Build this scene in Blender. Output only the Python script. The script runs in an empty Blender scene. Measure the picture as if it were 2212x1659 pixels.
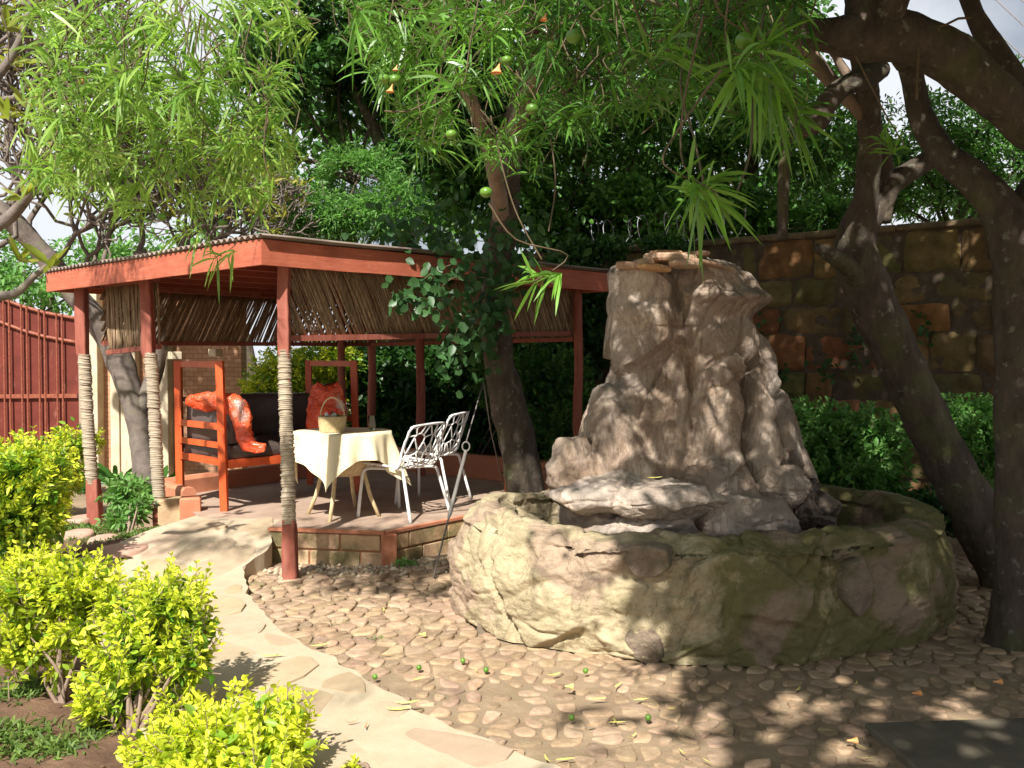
import bpy, math, random
import numpy as np
from mathutils import Vector, Matrix, noise
SC = bpy.context.scene; COL = SC.collection
R = math.radians; PI = math.pi
# ------------------------------------------------------------------ camera, sky, sun, exposure
CZ, F, PITCH = 1.56, 2000.0, R(1.645)
cam = bpy.data.cameras.new('camera'); cam.lens = 36 * F / 2212; cam.sensor_width = 36
cam.clip_start = .05; cam.clip_end = 500
co = bpy.data.objects.new('camera', cam); COL.objects.link(co)
co.location = (0, 0, CZ); co.rotation_euler = (R(90) - PITCH, 0, 0); SC.camera = co
SUN_EL, SX, SY = R(46), .28, .96
w = bpy.data.worlds.new('World'); SC.world = w; w.use_nodes = True
nt = w.node_tree; bg = nt.nodes['Background']
sky = nt.nodes.new('ShaderNodeTexSky'); sky.sky_type = 'NISHITA'; sky.sun_disc = False
sky.sun_elevation = SUN_EL; sky.sun_rotation = math.atan2(-SX, -SY); sky.dust_density = 1.5
tcw = nt.nodes.new('ShaderNodeTexCoord'); nzw = nt.nodes.new('ShaderNodeTexNoise'); nzw.inputs['Scale'].default_value = 3.0
nzw.inputs['Detail'].default_value = 8
rpw = nt.nodes.new('ShaderNodeValToRGB'); rpw.color_ramp.elements[0].position = .33; rpw.color_ramp.elements[1].position = .55
mxw = nt.nodes.new('ShaderNodeMixRGB'); mxw.inputs[2].default_value = (14, 14.6, 15.5, 1)
nt.links.new(tcw.outputs['Generated'], nzw.inputs['Vector']); nt.links.new(nzw.outputs['Fac'], rpw.inputs[0])
nt.links.new(rpw.outputs[0], mxw.inputs[0]); nt.links.new(sky.outputs[0], mxw.inputs[1]); nt.links.new(mxw.outputs[0], bg.inputs[0])
bg.inputs[1].default_value = .036
sl = bpy.data.lights.new('sun', 'SUN'); sl.energy = 5.0; sl.angle = R(.8); sl.color = (1, .95, .87)
so = bpy.data.objects.new('sun', sl); COL.objects.link(so); so.location = (0, 0, 12)
so.rotation_euler = Vector((SX, SY, -math.tan(SUN_EL))).to_track_quat('-Z', 'Y').to_euler()
vs = SC.view_settings; vs.view_transform = 'Standard'; vs.look = 'None'; vs.gamma = 1; vs.exposure = 0.85
SC.render.engine = 'CYCLES'
# ------------------------------------------------------------------ measuring helpers: photo pixel -> place
def ray(u, v):
    rx, ry = (u - 1106) / F, (829.5 - v) / F
    return Vector((rx, math.cos(PITCH) + ry * math.sin(PITCH), -math.sin(PITCH) + ry * math.cos(PITCH)))
def W(u, v, Y):
    d = ray(u, v); return Vector((0, 0, CZ)) + d * (Y / d.y)
def G(u, v, z=0.0):
    d = ray(u, v); return Vector((0, 0, CZ)) + d * ((z - CZ) / d.z)
# ------------------------------------------------------------------ materials
def newmat(name):
    m = bpy.data.materials.new(name); m.use_nodes = True
    return m, m.node_tree, m.node_tree.nodes['Principled BSDF']
def lk(t, a, b): t.links.new(a, b)
def noise_n(t, coord, scale, detail=6, rough=.6, stretch=None, dist=0):
    n = t.nodes.new('ShaderNodeTexNoise'); n.inputs['Scale'].default_value = scale
    n.inputs['Detail'].default_value = detail; n.inputs['Roughness'].default_value = rough
    n.inputs['Distortion'].default_value = dist
    if stretch:
        mp = t.nodes.new('ShaderNodeMapping'); mp.inputs['Scale'].default_value = stretch
        lk(t, coord, mp.inputs[0]); coord = mp.outputs[0]
    lk(t, coord, n.inputs['Vector']); return n.outputs['Fac']
def ramp(t, fac, stops):
    r = t.nodes.new('ShaderNodeValToRGB'); e = r.color_ramp.elements
    while len(e) < len(stops): e.new(.5)
    for i, (p, c) in enumerate(stops):
        e[i].position = p; e[i].color = (c[0], c[1], c[2], 1) if not isinstance(c, (int, float)) else (c, c, c, 1)
    lk(t, fac, r.inputs[0]); return r.outputs[0]
def mixc(t, fac, a, b, mode='MIX'):
    m = t.nodes.new('ShaderNodeMixRGB'); m.blend_type = mode
    for i, x in ((0, fac), (1, a), (2, b)):
        if isinstance(x, (int, float)): m.inputs[i].default_value = x
        elif isinstance(x, tuple): m.inputs[i].default_value = (*x, 1)
        else: lk(t, x, m.inputs[i])
    return m.outputs[0]
def bump(t, b, h, strength=.5, dist=.02):
    n = t.nodes.new('ShaderNodeBump'); n.inputs['Strength'].default_value = strength; n.inputs['Distance'].default_value = dist
    lk(t, h, n.inputs['Height']); lk(t, n.outputs[0], b.inputs['Normal'])
def surf(name, c1, c2, scale=6, rough=.85, bs=.5, bd=.01, bscale=None, vcol=False, stretch=None, extra=None, spec=.3, detail=8):
    m, t, b = newmat(name); tc = t.nodes.new('ShaderNodeTexCoord').outputs['Object']
    f = noise_n(t, tc, scale, detail, .65, stretch)
    c = ramp(t, f, [(.3, c1), (.7, c2)])
    if vcol:
        a = t.nodes.new('ShaderNodeVertexColor'); a.layer_name = 'Col'; c = mixc(t, 1.0, c, a.outputs[0], 'MULTIPLY')
    if extra: c = extra(t, tc, c)
    lk(t, c, b.inputs['Base Color']); b.inputs['Roughness'].default_value = rough
    b.inputs['Specular IOR Level'].default_value = spec
    if bs: bump(t, b, noise_n(t, tc, bscale or scale * 4, 8, .7, stretch), bs, bd)
    return m
def leafmat(name, c1, c2, trans=.35, rough=.42, spec=.35):
    m, t, b = newmat(name); a = t.nodes.new('ShaderNodeVertexColor'); a.layer_name = 'Col'
    s = t.nodes.new('ShaderNodeSeparateColor'); lk(t, a.outputs[0], s.inputs[0])
    c = mixc(t, s.outputs[0], c1, c2); c = mixc(t, 1.0, c, mixc(t, s.outputs[1], (.72, .72, .72), (1.25, 1.25, 1.25)), 'MULTIPLY')
    lk(t, c, b.inputs['Base Color']); b.inputs['Roughness'].default_value = rough; b.inputs['Specular IOR Level'].default_value = spec
    tr = t.nodes.new('ShaderNodeBsdfTranslucent'); lk(t, mixc(t, .5, c, mixc(t, 1.0, c, (1.3, 1.5, .5), 'MULTIPLY')), tr.inputs[0])
    mx = t.nodes.new('ShaderNodeMixShader'); mx.inputs[0].default_value = trans
    lk(t, b.outputs[0], mx.inputs[1]); lk(t, tr.outputs[0], mx.inputs[2]); lk(t, mx.outputs[0], t.nodes['Material Output'].inputs[0])
    return m
def patches(c, scale, lo, hi, amt=1.0, stretch=None):
    def f(t, tc, base): return mixc(t, ramp(t, noise_n(t, tc, scale, 5, .6, stretch), [(lo, 0.), (hi, amt)]), base, c)
    return f
def chain(*fs):
    def g(t, tc, c):
        for f in fs: c = f(t, tc, c)
        return c
    return g
M = {}
M['soil'] = surf('soil', (.10, .055, .035), (.22, .13, .08), 5, .95, .9, .02, 30)
M['dirt'] = surf('dirt', (.22, .155, .10), (.37, .275, .18), 3, .95, .8, .012, 40, extra=patches((.16, .15, .07), 2.2, .55, .75, .6))
M['cobble'] = surf('cobble', (.32, .22, .145), (.52, .39, .27), 14, .92, .9, .008, 45, vcol=True, extra=chain(patches((.24, .16, .10), 9, .48, .68, .7), patches((.30, .24, .15), 2.5, .5, .7, .5), patches((.52, .38, .26), 30, .55, .7, .5)))
M['flag'] = surf('flagstone', (.40, .32, .215), (.54, .435, .305), 4, .8, .4, .004, 50, vcol=True, extra=chain(patches((.40, .32, .22), 1.7, .5, .7, .7), patches((.33, .27, .18), 12, .55, .75, .5)))
M['mortar'] = surf('mortar', (.42, .345, .24), (.52, .43, .31), 7, .9, .5, .006, 60)
M['red'] = surf('red_paint', (.40, .10, .055), (.54, .165, .095), 5, .65, .7, .004, 26, stretch=(1, 1, 9), extra=chain(patches((.27, .065, .04), 3, .5, .75, .7), patches((.60, .30, .2), 16, .64, .72, .6, (1, 1, 3))))
M['redpost'] = surf('red_post_paint', (.24, .065, .045), (.38, .13, .09), 8, .7, .8, .006, 10, stretch=(3, 3, .4), extra=patches((.34, .2, .15), 6, .6, .75, .6, (1, 1, .3)))
M['redframe'] = surf('red_varnish', (.50, .07, .02), (.66, .12, .035), 6, .35, .3, .002, 20, stretch=(1, 1, .4), spec=.5)
M['rope'] = surf('rope', (.30, .24, .17), (.52, .44, .33), 30, .95, .7, .004, 90, stretch=(1, 1, 4), extra=patches((.2, .16, .12), 4, .5, .75, .5))
M['reed'] = surf('reed', (.17, .11, .065), (.46, .34, .22), 9, .75, .5, .003, 60, vcol=True, stretch=(6, 6, .7))
M['tin'] = surf('corrugated_tin', (.16, .12, .10), (.30, .25, .21), 4, .6, .4, .004)
M['terra'] = surf('terracotta_plaster', (.46, .17, .09), (.60, .26, .15), 4, .75, .4, .004, 30, extra=patches((.36, .15, .09), 2, .5, .8, .7))
M['floor'] = surf('floor_cement', (.30, .21, .16), (.46, .34, .26), 3, .7, .3, .003, 30, extra=patches((.55, .46, .38), 6, .6, .75, .5))
M['block'] = surf('stone_block', (.44, .29, .18), (.66, .49, .31), 6, .9, .8, .01, 40, vcol=True, extra=patches((.20, .18, .08), 3.2, .47, .62, .85))
def rockx(t, tc, c):
    c = mixc(t, ramp(t, noise_n(t, tc, 1.6, 4, .6, (1, 1, .6), .6), [(.42, 0.), (.58, .8)]), c, (.33, .285, .245))
    c = mixc(t, ramp(t, noise_n(t, tc, 2.6, 6, .7, (1.6, 1.6, .5), 1.2), [(.5, 0.), (.66, .75)]), c, (.66, .54, .43))
    c = mixc(t, ramp(t, noise_n(t, tc, 6, 8, .75, (2.2, 2.2, .5), 1.5), [(.52, 0.), (.7, .55)]), c, (.15, .095, .06))
    v = noise_n(t, tc, 1.5, 6, .7, (1.4, 1.4, .8), 2.0)
    c = mixc(t, ramp(t, v, [(.488, 0.), (.499, .6), (.501, .6), (.512, 0.)]), c, (.17, .10, .07))
    return c
M['rock'] = surf('rock', (.24, .165, .115), (.50, .375, .275), 5, .9, 1.0, .035, 24, extra=rockx, stretch=(1, 1, .4), detail=12)
def basx(t, tc, c):
    x = t.nodes.new('ShaderNodeSeparateXYZ'); lk(t, tc, x.inputs[0])
    mr = t.nodes.new('ShaderNodeMapRange'); mr.inputs[1].default_value = -.9; mr.inputs[2].default_value = .3
    mr.inputs[3].default_value = -.14; mr.inputs[4].default_value = .15; lk(t, x.outputs[0], mr.inputs[0])
    ad = t.nodes.new('ShaderNodeMath'); lk(t, mr.outputs[0], ad.inputs[0]); lk(t, noise_n(t, tc, 3.0, 8, .7, None, .6), ad.inputs[1])
    c = mixc(t, ramp(t, ad.outputs[0], [(.44, 0.), (.60, .9)]), c, (.13, .125, .04))
    c = mixc(t, ramp(t, noise_n(t, tc, 1.6, 3, .5), [(.56, 0.), (.60, .7)]), c, (.36, .25, .19))
    v = noise_n(t, tc, 1.5, 7, .7, (1, 1, 1.), 2.)
    c = mixc(t, ramp(t, v, [(.490, 0.), (.499, .6), (.501, .6), (.510, 0.)]), c, (.12, .08, .05))
    c = mixc(t, ramp(t, noise_n(t, tc, 30, 4, .7), [(.6, 0.), (.75, .5)]), c, (.14, .11, .06))
    return c
M['basin'] = surf('basin_rock', (.34, .28, .17), (.58, .48, .31), 5, .92, 1.0, .02, 24, extra=basx, detail=12)
M['flake'] = surf('flat_stone_rock', (.34, .22, .15), (.52, .36, .25), 9, .85, .8, .01, 40, vcol=True)
M['wall'] = surf('wall_stone', (.12, .085, .05), (.33, .24, .14), 5, .9, 1.0, .02, 25, vcol=True, extra=patches((.10, .10, .05), 2.4, .5, .68, .7))
M['joint'] = surf('wall_joint', (.07, .05, .035), (.13, .10, .07), 9, .95, .6, .01)
lich = chain(patches((.26, .26, .2), 16, .60, .66, .7), patches((.14, .16, .05), 3, .52, .7, .6))
M['bark'] = surf('bark', (.055, .043, .034), (.15, .118, .09), 12, .95, 1.0, .04, 24, stretch=(1, 1, .4), extra=lich)
M['bark_light'] = surf('bark_light', (.22, .15, .11), (.36, .27, .21), 8, .9, .9, .012, 30, stretch=(1, 1, .4), extra=patches((.12, .09, .06), 4, .5, .7, .7))
M['bark_grey'] = surf('bark_grey', (.10, .08, .07), (.24, .20, .17), 10, .85, .8, .01, 40, extra=patches((.12, .13, .06), 5, .55, .7, .5))
M['twig'] = surf('twig', (.08, .06, .035), (.15, .11, .065), 12, .8, .3, .003)
M['white'] = surf('white_plastic', (.74, .74, .72), (.82, .82, .80), 3, .35, 0, 0, spec=.5)
M['cloth'] = surf('cream_cloth', (.80, .69, .44), (.86, .76, .52), 3, .9, .2, .002, 150)
M['wicker'] = surf('wicker', (.50, .38, .20), (.76, .62, .38), 40, .8, .8, .006, 60)
M['cushion'] = surf('dark_cushion', (.06, .045, .04), (.11, .085, .075), 5, .4, .4, .004, 20, spec=.5)
M['metal'] = surf('grey_metal', (.12, .11, .10), (.24, .22, .2), 10, .5, .3, .002); 
M['wire'] = surf('razor_wire_steel', (.35, .36, .38), (.5, .5, .52), 10, .35, 0, 0)
M['gate'] = surf('gate_red', (.10, .018, .012), (.17, .035, .022), 3, .55, .3, .003, 20, extra=patches((.42, .2, .14), 12, .6, .75, .4, (1, 1, .3)))
M['gatebar'] = surf('gate_bar_red', (.16, .035, .02), (.34, .12, .07), 30, .5, .3, .003, 20)
M['plaster'] = surf('beige_plaster', (.50, .42, .29), (.66, .57, .42), 4, .9, .4, .004, 30, extra=patches((.35, .27, .18), 3, .5, .75, .6))
M['slab'] = surf('concrete_slab', (.08, .07, .05), (.17, .145, .105), 4, .9, .7, .006, 60)
M['tile'] = surf('roof_tile', (.55, .28, .2), (.68, .40, .30), 20, .8, .6, .02, 20)
M['bwhite'] = surf('house_wall', (.6, .5, .42), (.7, .6, .5), 3, .9, .2, .004)
M['fruit'] = surf('green_fruit', (.07, .17, .02), (.13, .27, .03), 8, .35, .1, .002, spec=.5)
M['petal'] = surf('orange_petal', (.75, .28, .08), (.85, .45, .2), 20, .6, 0, 0)
M['oldleaf'] = surf('fallen_yellow', (.62, .52, .10), (.72, .66, .25), 14, .6, .2, .002)
M['brownleaf'] = surf('fallen_brown', (.30, .15, .07), (.5, .3, .15), 14, .7, .2, .002)
M['step'] = surf('stepping_stone', (.40, .24, .18), (.54, .36, .28), 6, .85, .6, .006, 40)
M['petal_red'] = surf('red_petal', (.6, .02, .03), (.7, .08, .05), 20, .6, 0, 0)
# bricks
m, t, b = newmat('brick'); tc = t.nodes.new('ShaderNodeTexCoord').outputs['Object']
mp = t.nodes.new('ShaderNodeMapping'); mp.inputs['Rotation'].default_value = (R(90), 0, 0); lk(t, tc, mp.inputs[0])
br = t.nodes.new('ShaderNodeTexBrick'); br.inputs['Scale'].default_value = 4.2; br.inputs['Mortar Size'].default_value = .012
br.inputs['Color1'].default_value = (.42, .22, .12, 1); br.inputs['Color2'].default_value = (.52, .30, .18, 1); br.inputs['Mortar'].default_value = (.16, .1, .07, 1)
lk(t, mp.outputs[0], br.inputs['Vector']); lk(t, br.outputs[0], b.inputs['Base Color']); b.inputs['Roughness'].default_value = .9; M['brick'] = m
# plastic sheets, glass, water
m, t, b = newmat('orange_plastic'); tc = t.nodes.new('ShaderNodeTexCoord').outputs['Object']
c = ramp(t, noise_n(t, tc, 3.5, 3, .5), [(.45, (.80, .09, .025)), (.6, (.72, .13, .05)), (.68, (.60, .45, .40))])
lk(t, c, b.inputs['Base Color']); b.inputs['Roughness'].default_value = .18; b.inputs['Specular IOR Level'].default_value = .8
bump(t, b, noise_n(t, tc, 14, 4, .6, None, 1.5), .9, .03); M['plastic'] = m
m, t, b = newmat('glass'); b.inputs['Transmission Weight'].default_value = 1; b.inputs['Roughness'].default_value = .02
b.inputs['Base Color'].default_value = (.9, .95, .95, 1); b.inputs['IOR'].default_value = 1.12; M['glass'] = m
m, t, b = newmat('water'); b.inputs['Base Color'].default_value = (.03, .035, .02, 1); b.inputs['Roughness'].default_value = .06; M['water'] = m
# leaves
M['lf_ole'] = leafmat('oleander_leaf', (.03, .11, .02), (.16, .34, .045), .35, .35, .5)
M['lf_ole_sunlit'] = leafmat('oleander_leaf_sunlit', (.13, .28, .04), (.36, .52, .12), .5, .35, .5)  # sunlit copy of the oleander leaf, sunshine put into the paler colour
M['lf_gold'] = leafmat('golden_leaf', (.11, .27, .03), (.74, .78, .06), .38, .42)
M['lf_dark'] = leafmat('dark_leaf', (.025, .08, .02), (.085, .20, .04), .35, .4, .45)
M['lf_mid'] = leafmat('mid_leaf', (.03, .10, .02), (.13, .30, .05), .35, .45)
M['lf_bright'] = leafmat('bright_leaf', (.09, .24, .05), (.22, .42, .12), .45, .5)
M['lf_fran'] = leafmat('frangipani_leaf', (.16, .24, .03), (.42, .38, .07), .4, .45)
M['lf_ivy'] = leafmat('ivy_leaf', (.03, .09, .03), (.07, .16, .05), .3, .4, .35)
M['grass'] = leafmat('grass_blade', (.07, .13, .025), (.17, .26, .05), .3, .6)
# ------------------------------------------------------------------ mesh helpers
def link(me, name, mat, parent):
    o = bpy.data.objects.new(name, me); COL.objects.link(o)
    if mat is not None: me.materials.append(mat)
    if parent is not None:
        if 'mesh_at_origin' not in parent: me.transform(Matrix.Translation(-parent.matrix_basis.translation))
        o.parent = parent
    return o
class MB:
    def __init__(s): s.v = []; s.f = []; s.c = []
    def add(s, vs, fs, col=None):
        n = len(s.v); s.v += [tuple(p) for p in vs]; s.f += [tuple(i + n for i in f) for f in fs]
        s.c += [col or (1, 1, 1)] * len(vs)
    def tube(s, pts, rad, seg=8, cap=True, col=None, flat=1.0):
        pts = [Vector(p) for p in pts]; n = len(pts)
        if isinstance(rad, (int, float)): rad = [rad] * n
        vs = []; up = None
        for i in range(n):
            d = (pts[min(i + 1, n - 1)] - pts[max(i - 1, 0)])
            d = d.normalized() if d.length > 1e-9 else Vector((0, 0, 1))
            if up is None: up = d.orthogonal().normalized()
            up = (up - d * up.dot(d)); up = up.normalized() if up.length > 1e-6 else d.orthogonal().normalized()
            sd = d.cross(up)
            for k in range(seg):
                a = 2 * PI * k / seg; vs.append(pts[i] + up * math.cos(a) * rad[i] * flat + sd * math.sin(a) * rad[i])
        fs = [(i * seg + k, i * seg + (k + 1) % seg, (i + 1) * seg + (k + 1) % seg, (i + 1) * seg + k) for i in range(n - 1) for k in range(seg)]
        if cap: fs += [tuple(range(seg))[::-1], tuple((n - 1) * seg + k for k in range(seg))]
        s.add(vs, fs, col)
    def box(s, c, sz, rot=0, col=None, bev=0, top=1.0):
        c = Vector(c); hx, hy, hz = sz[0] / 2, sz[1] / 2, sz[2] / 2; vs = []
        b = bev; cr, sr = math.cos(rot), math.sin(rot)
        if b:
            rings = [(-hz, b), (-hz + b, 0), (hz - b, 0), (hz, b)]
        else: rings = [(-hz, 0), (hz, 0)]
        for z, i in rings:
            x, y = (hx - i), (hy - i)
            if b and i == 0: q = [(x - b * .6, -y), (x, -y + b * .6), (x, y - b * .6), (x - b * .6, y), (-x + b * .6, y), (-x, y - b * .6), (-x, -y + b * .6), (-x + b * .6, -y)]
            elif b: q = [(x, -y), (x, -y), (x, y), (x, y), (-x, y), (-x, y), (-x, -y), (-x, -y)]; q = [(x - b*.3, -y), (x, -y + b*.3), (x, y - b*.3), (x - b*.3, y), (-x + b*.3, y), (-x, y - b*.3), (-x, -y + b*.3), (-x + b*.3, -y)]
            else: q = [(x, -y), (x, y), (-x, y), (-x, -y)]
            for px, py in q: vs.append(c + Vector((px * cr - py * sr, px * sr + py * cr, z)))
        k = len(vs) // len(rings)
        fs = [tuple(range(k))[::-1], tuple((len(rings) - 1) * k + i for i in range(k))]
        for r_ in range(len(rings) - 1): fs += [(r_ * k + i, r_ * k + (i + 1) % k, (r_ + 1) * k + (i + 1) % k, (r_ + 1) * k + i) for i in range(k)]
        s.add(vs, fs, col)
    def beam(s, a, b, wd, ht, col=None):   # board from a to b, wd across, ht in z (square section)
        a, b = Vector(a), Vector(b); d = (b - a).normalized(); sd = d.cross(Vector((0, 0, 1)))
        sd = sd.normalized() if sd.length > 1e-4 else Vector((1, 0, 0)); up = sd.cross(d)
        vs = [p + sd * x * wd / 2 + up * y * ht / 2 for p in (a, b) for x, y in ((-1, -1), (1, -1), (1, 1), (-1, 1))]
        s.add(vs, [(3, 2, 1, 0), (4, 5, 6, 7), (0, 1, 5, 4), (1, 2, 6, 5), (2, 3, 7, 6), (3, 0, 4, 7)], col)
    def lathe(s, base, prof, seg=24, col=None, axis=None):
        base = Vector(base); vs = []
        for r_, z in prof:
            for k in range(seg):
                a = 2 * PI * k / seg; vs.append(base + Vector((math.cos(a) * r_, math.sin(a) * r_, z)))
        n = len(prof)
        fs = [(i * seg + k, i * seg + (k + 1) % seg, (i + 1) * seg + (k + 1) % seg, (i + 1) * seg + k) for i in range(n - 1) for k in range(seg)]
        s.add(vs, fs, col)
    def prism(s, poly, z0, z1, col=None):
        n = len(poly); vs = [(p[0], p[1], z0) for p in poly] + [(p[0], p[1], z1) for p in poly]
        s.add(vs, [tuple(range(n))[::-1], tuple(range(n, 2 * n))] + [(i, (i + 1) % n, n + (i + 1) % n, n + i) for i in range(n)], col)
    def build(s, name, mat, parent=None, smooth=False, fixn=False):
        me = bpy.data.meshes.new(name); me.from_pydata(s.v, [], s.f)
        ca = me.color_attributes.new('Col', 'FLOAT_COLOR', 'POINT')
        arr = np.ones((len(s.v), 4), 'f'); arr[:, :3] = np.array(s.c, 'f').reshape(-1, 3); ca.data.foreach_set('color', arr.ravel())
        if smooth: me.polygons.foreach_set('use_smooth', [True] * len(me.polygons))
        if fixn:
            import bmesh
            bm = bmesh.new(); bm.from_mesh(me); bmesh.ops.recalc_face_normals(bm, faces=bm.faces); bm.to_mesh(me); bm.free()
        me.update(); return link(me, name, mat, parent)
def tag(o, label=None, cat=None, group=None, kind=None):
    if label: o['label'] = label
    if cat: o['category'] = cat
    if group: o['group'] = group
    if kind: o['kind'] = kind
    return o
def empty(name, loc, label, cat, group=None, rz=0):
    o = bpy.data.objects.new(name, None); COL.objects.link(o); o.location = loc; o.rotation_euler = (0, 0, rz)
    o.empty_display_size = .1; return tag(o, label, cat, group)
def spline(P, n=6):
    P = [np.array(p, float) for p in P]; out = []
    for i in range(len(P) - 1):
        a = P[max(i - 1, 0)]; b = P[i]; c = P[i + 1]; d = P[min(i + 2, len(P) - 1)]
        for k in range(n):
            t_ = k / n; out.append(.5 * ((2 * b) + (-a + c) * t_ + (2 * a - 5 * b + 4 * c - d) * t_ ** 2 + (-a + 3 * b - 3 * c + d) * t_ ** 3))
    out.append(P[-1]); return out
def limb(mb, L, seg=14, n=7, amp=.12, seed=0):   # L: (u, v, depth, width px) measured on the photo
    P = [(*W(u, v, d), wp / 2 / F * d) for u, v, d, wp in L]
    limb3(mb, P, seg, n, amp, seed)
def limb3(mb, P, seg=14, n=7, amp=.12, seed=0):
    S = spline(P, n); i0 = len(mb.v); mb.tube([p[:3] for p in S], [max(p[3], .002) for p in S], seg)
    if amp:
        k = i0
        for p in S:
            for j in range(seg):
                v = Vector(mb.v[k]); c = Vector(p[:3]); q = v * 5 + Vector((seed, 0, 0))
                f = 1 + amp * (noise.noise(q) * 1.3 + noise.noise(q * 3) * .6)
                mb.v[k] = tuple(c + (v - c) * f); k += 1
# --- leaves (numpy)
def tmpl_long(n=5, fold=.0):
    T = np.linspace(0, 1, n); wd = np.array([.25, .85, 1., .8, .0]) if n == 5 else np.sin(PI * T)
    v = []
    for t_, x in zip(T, wd): v += [(-x / 2, t_, 0), (x / 2, t_, 0)]
    f = [(2 * i, 2 * i + 1, 2 * i + 3, 2 * i + 2) for i in range(n - 1)]
    return np.array(v), f
def tmpl_ovate():
    v = [(0, 0, 0), (0, .5, -.05), (0, 1, .0), (-.42, .3, .05), (-.36, .68, .04), (.42, .3, .05), (.36, .68, .04)]
    return np.array(v), [(0, 1, 4, 3), (1, 2, 4), (0, 5, 6, 1), (1, 6, 2)]
def tmpl_quad():
    return np.array([(0, 0, 0), (-.4, .45, .04), (0, 1, 0), (.4, .45, .04)]), [(0, 3, 2, 1)]
TL, TO, TQ = tmpl_long(), tmpl_ovate(), tmpl_quad()
def norm(a): return a / np.maximum(np.linalg.norm(a, axis=1, keepdims=True), 1e-9)
class Leaves:
    def __init__(s, seed=0): s.P = []; s.D = []; s.S = []; s.Wd = []; s.C = []; s.N = []; s.dr = []; s.rng = np.random.default_rng(seed)
    def put(s, P, D, L, Wd, hue, droop=0.0, N=None):
        P = np.atleast_2d(P); n = len(P); r = s.rng
        s.P.append(P); s.D.append(norm(np.atleast_2d(D)))
        s.S.append(np.broadcast_to(L, n).astype(float)); s.Wd.append(np.broadcast_to(Wd, n).astype(float))
        s.C.append(np.broadcast_to(hue, n).astype(float)); s.dr.append(np.broadcast_to(droop, n).astype(float))
        s.N.append(norm(r.normal(size=(n, 3)) * .8 + np.array([0, 0, 1.])) if N is None else N)
    def build(s, name, mat, parent, T=TO):
        P = np.concatenate(s.P); D = np.concatenate(s.D); L = np.concatenate(s.S); Wd = np.concatenate(s.Wd)
        C = np.concatenate(s.C); N = np.concatenate(s.N); dr = np.concatenate(s.dr); n = len(P)
        X = norm(np.cross(D, N)); Z = np.cross(X, D); tv, tf = T; k = len(tv)
        V = P[:, None] + X[:, None] * (tv[None, :, 0:1] * Wd[:, None, None]) + D[:, None] * (tv[None, :, 1:2] * L[:, None, None]) + Z[:, None] * (tv[None, :, 2:3] * L[:, None, None])
        V[:, :, 2] -= (dr * L)[:, None] * tv[None, :, 1] ** 2
        V = V.reshape(-1, 3); me = bpy.data.meshes.new(name)
        li = np.concatenate([(np.arange(n)[:, None] * k + np.array(f)[None]) .reshape(n, -1) for f in tf], axis=1).ravel()
        cnt = np.tile([len(f) for f in tf], n); st = np.concatenate([[0], np.cumsum(cnt)[:-1]])
        me.vertices.add(len(V)); me.vertices.foreach_set('co', V.astype('f').ravel())
        me.loops.add(len(li)); me.loops.foreach_set('vertex_index', li.astype('i'))
        me.polygons.add(len(cnt)); me.polygons.foreach_set('loop_start', st.astype('i'))
        try: me.polygons.foreach_set('loop_total', cnt.astype('i'))
        except Exception: pass
        me.update(calc_edges=True)
        ca = me.color_attributes.new('Col', 'FLOAT_COLOR', 'POINT'); col = np.ones((n, k, 4), 'f')
        col[:, :, 0] = np.clip(C, 0, 1)[:, None]; col[:, :, 1] = s.rng.random(n)[:, None]; ca.data.foreach_set('color', col.ravel())
        return link(me, name, mat, parent)
def vnoise(P, f, seed=0):
    return np.array([noise.noise(Vector((p[0] * f + seed, p[1] * f, p[2] * f))) for p in P])
def blobpts(rng, blobs, n, shell=.45):
    vol = np.array([b[3] * b[4] * b[5] for b in blobs]); idx = rng.choice(len(blobs), n, p=vol / vol.sum())
    B = np.array(blobs)[idx]; d = norm(rng.normal(size=(n, 3))); r_ = rng.random((n, 1)) ** shell
    return B[:, :3] + d * B[:, 3:6] * r_, d
def crown(lv, blobs, n, L, Wf=.5, hue=(0, 1), thr=None, freq=2.0, shell=.45, up=.3, droop=.2, seed=0):
    P, d = blobpts(lv.rng, blobs, n, shell)
    if thr is not None:
        k = vnoise(P, freq, seed) > thr; P = P[k]; d = d[k]
    n = len(P); D = d + lv.rng.normal(size=(n, 3)) * .9 + np.array([0, 0, up]); s_ = L * lv.rng.uniform(.65, 1.25, n)
    lv.put(P, D, s_, s_ * Wf, lv.rng.uniform(hue[0], hue[1], n), droop)
def whorl(lv, p, d, n, L, hue, wd=.078, droop=.5, back=.10):
    r = lv.rng; d = np.array(d, float); d /= np.linalg.norm(d); a = r.uniform(0, 2 * PI, n)
    o = np.cross(d, [0.3, .2, 1.]); o /= np.linalg.norm(o); q = np.cross(d, o)
    th = r.uniform(.35, 1.55, n); D = d[None] * np.cos(th)[:, None] + (o[None] * np.cos(a)[:, None] + q[None] * np.sin(a)[:, None]) * np.sin(th)[:, None]
    P = np.array(p)[None] - d[None] * (r.random(n)[:, None] * back * L / .13)
    l = L * r.uniform(.65, 1.1, n); lv.put(P, D, l, l * wd, np.clip(r.normal(hue, .2, n), 0, 1), r.uniform(.3, 1.2, n) * droop)
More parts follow.
